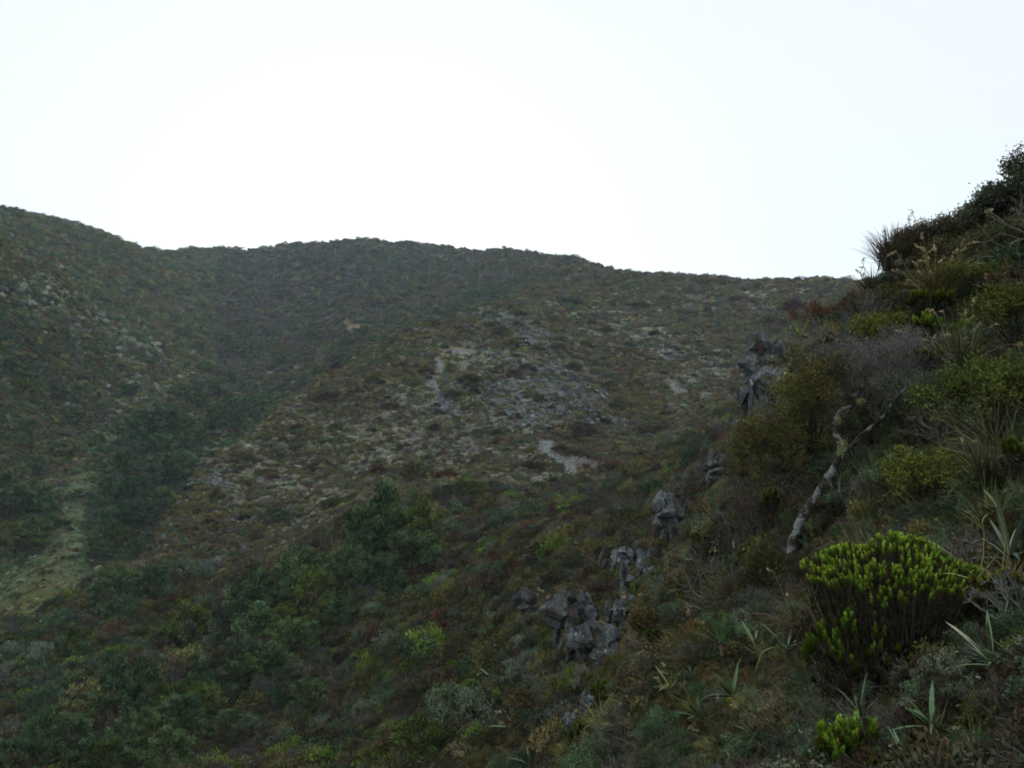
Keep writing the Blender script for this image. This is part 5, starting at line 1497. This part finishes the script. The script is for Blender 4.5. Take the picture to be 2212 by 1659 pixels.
Wt = np.c_[0.35 + np.clip(n1, 0, 1), 0.5 + 1.3 * np.clip(-n1, 0, 1), 0.12 + 0.7 * np.clip(n2 + 0.2, 0, 1) * (0.4 + greenz),
           0.02 + 0.0 * n1, 0.08 * np.ones(n), 0.07 + 0.0 * n1, 0.22 + 0.3 * np.clip(-n2, 0, 1), 0.055 + 0.1 * np.clip(n2, 0, 1)]
k = choose(Wt)
pal = np.stack([OLIVE * 0.95, BROWN * 0.9, GREEN * 0.95, RUST * 0.7, SAGE * 0.6, STRAW * 0.6, MAUVE * 0.65, np.array((0.13, 0.21, 0.035))])
tint = 1.3 * pal[k] * rng.uniform(0.6, 1.4, (n, 1)) * (1 + 0.05 * rng.normal(size=(n, 3)))
size = np.interp(r, [9, 25, 50, 90], [0.16, 0.34, 0.55, 0.7]) * np.exp(rng.normal(size=n) * 0.4)
idx = pick('bushy', rng, n)
for kk, nm in ((4, 'leafy'), (5, 'grass'), (6, 'twiggy'), (1, 'sprig')):
    mm = k == kk; idx[mm] = pick(nm, rng, mm.sum())
size *= np.where(uncovered(px, py, r), 1.0, 0.35)
scatter('near_slope_undergrowth', 'dark brown and olive heath covering the near slope', np.c_[x, y, z - size * 0.1], idx, size, tint)
print('mid cover', n)

# ---- close hillside
xa, ya = hits(rng.uniform(480, 1100, 18000), rng.uniform(180, 860, 18000))
xb, yb, _, _ = candidates(13000, 2.2, 21, -48, 62)
x = np.r_[xa, xb]; y = np.r_[ya, yb]; z = height(x, y); extra = np.arange(len(x)) >= len(xa)
q, r, px, py = zone(x, y, z)
ok = ((q == 0) | ((r < 21) & (px > 720))) & ((extra & ~(seen(x, y, z, 0.0) & (px < 1070) & (px > 480) & (py < 830))) | (~extra & seen(x, y, z, 0.8) & (px > 480)))
x, y, z, r, px, py = [k[ok] for k in (x, y, z, r, px, py)]
n = len(x)
n1 = fbm(x / 0.9, y / 0.9, 61, 3); n2 = fbm(x / 2.2, y / 2.2, 62, 3)
Wt = np.c_[0.45 + 1.2 * np.clip(n1, 0, 1), 0.55 + 1.2 * np.clip(-n1, 0, 1), 0.40 + 0.9 * np.clip(n2, 0, 1), 0.012 + 0.0 * n1,
           0.12 + 0.3 * np.clip(-n2, 0, 1), 0.40 + 0.5 * np.clip(n2, 0, 1), 0.30 + 0.5 * np.clip(-n1, 0, 1), 0.06 + 0.08 * np.clip(n2, 0, 1), 0.10 + 0.0 * n1]
k = choose(Wt)
pal = np.stack([OLIVE * 0.95, BROWN * 0.8, GREEN * 1.15, RUST * 0.8, SAGE * 0.5, STRAW * 0.5 * np.array((0.85, 1.05, 0.9)), MAUVE * 0.8, np.array((0.17, 0.27, 0.04)), np.array((0.14, 0.21, 0.12))])
tint = 1.5 * pal[k] * rng.uniform(0.55, 1.4, (n, 1)) * (1 + 0.05 * rng.normal(size=(n, 3)))
size = np.interp(r, [2.6, 6, 12, 21], [0.07, 0.125, 0.21, 0.26]) * np.exp(rng.normal(size=n) * 0.4)
size *= np.where(r > 12.5, 0.8, 1) * np.where(k == 5, np.where(r > 11, 1.0, 1.5), 1) * np.where(k == 6, 1.25, 1) * np.where(k == 8, 0.8, 1)
idx = pick('sprig', rng, n)
for kk, nm in ((2, 'leafy'), (4, 'leafy'), (5, 'grass'), (6, 'twiggy'), (8, 'rosette')):
    mm = k == kk; idx[mm] = pick(nm, rng, mm.sum())
size *= np.where(uncovered(px, py, r), 1.0, 0.26) * np.where(k == 7, 0.7, 1) * np.where((k == 5) & (r < 5), 0.6, 1)
scatter('close_undergrowth', 'tangled low heath, grass and twigs on the close hillside', np.c_[x, y, z - size * 0.08], idx, size, tint)
print('close cover', n)

# ------------------------------------------------------------------ thin blue air between the slopes
import bmesh
bm = bmesh.new(); bmesh.ops.create_cube(bm, size=1.0)
zmin = float(V[:, 2].min()) - 3; zmax = float(V[:, 2].max()) + 8
for v_ in bm.verts: v_.co = (v_.co.x * 1780, v_.co.y * 1780, zmin if v_.co.z < 0 else zmax)
hm = bpy.data.meshes.new('haze'); bm.to_mesh(hm); bm.free()
M_HAZE = bpy.data.materials.new('haze_air'); M_HAZE.use_nodes = True
t = M_HAZE.node_tree; t.nodes.clear()
ho = t.nodes.new('ShaderNodeOutputMaterial'); pv = t.nodes.new('ShaderNodeVolumePrincipled')
pv.inputs['Color'].default_value = (0.62, 0.80, 1.0, 1); pv.inputs['Density'].default_value = 0.00055
t.links.new(pv.outputs[0], ho.inputs['Volume'])
hm.materials.append(M_HAZE)
tag(link('haze', hm), 'thin bluish air in front of the far ridge', None, None, 'stuff')
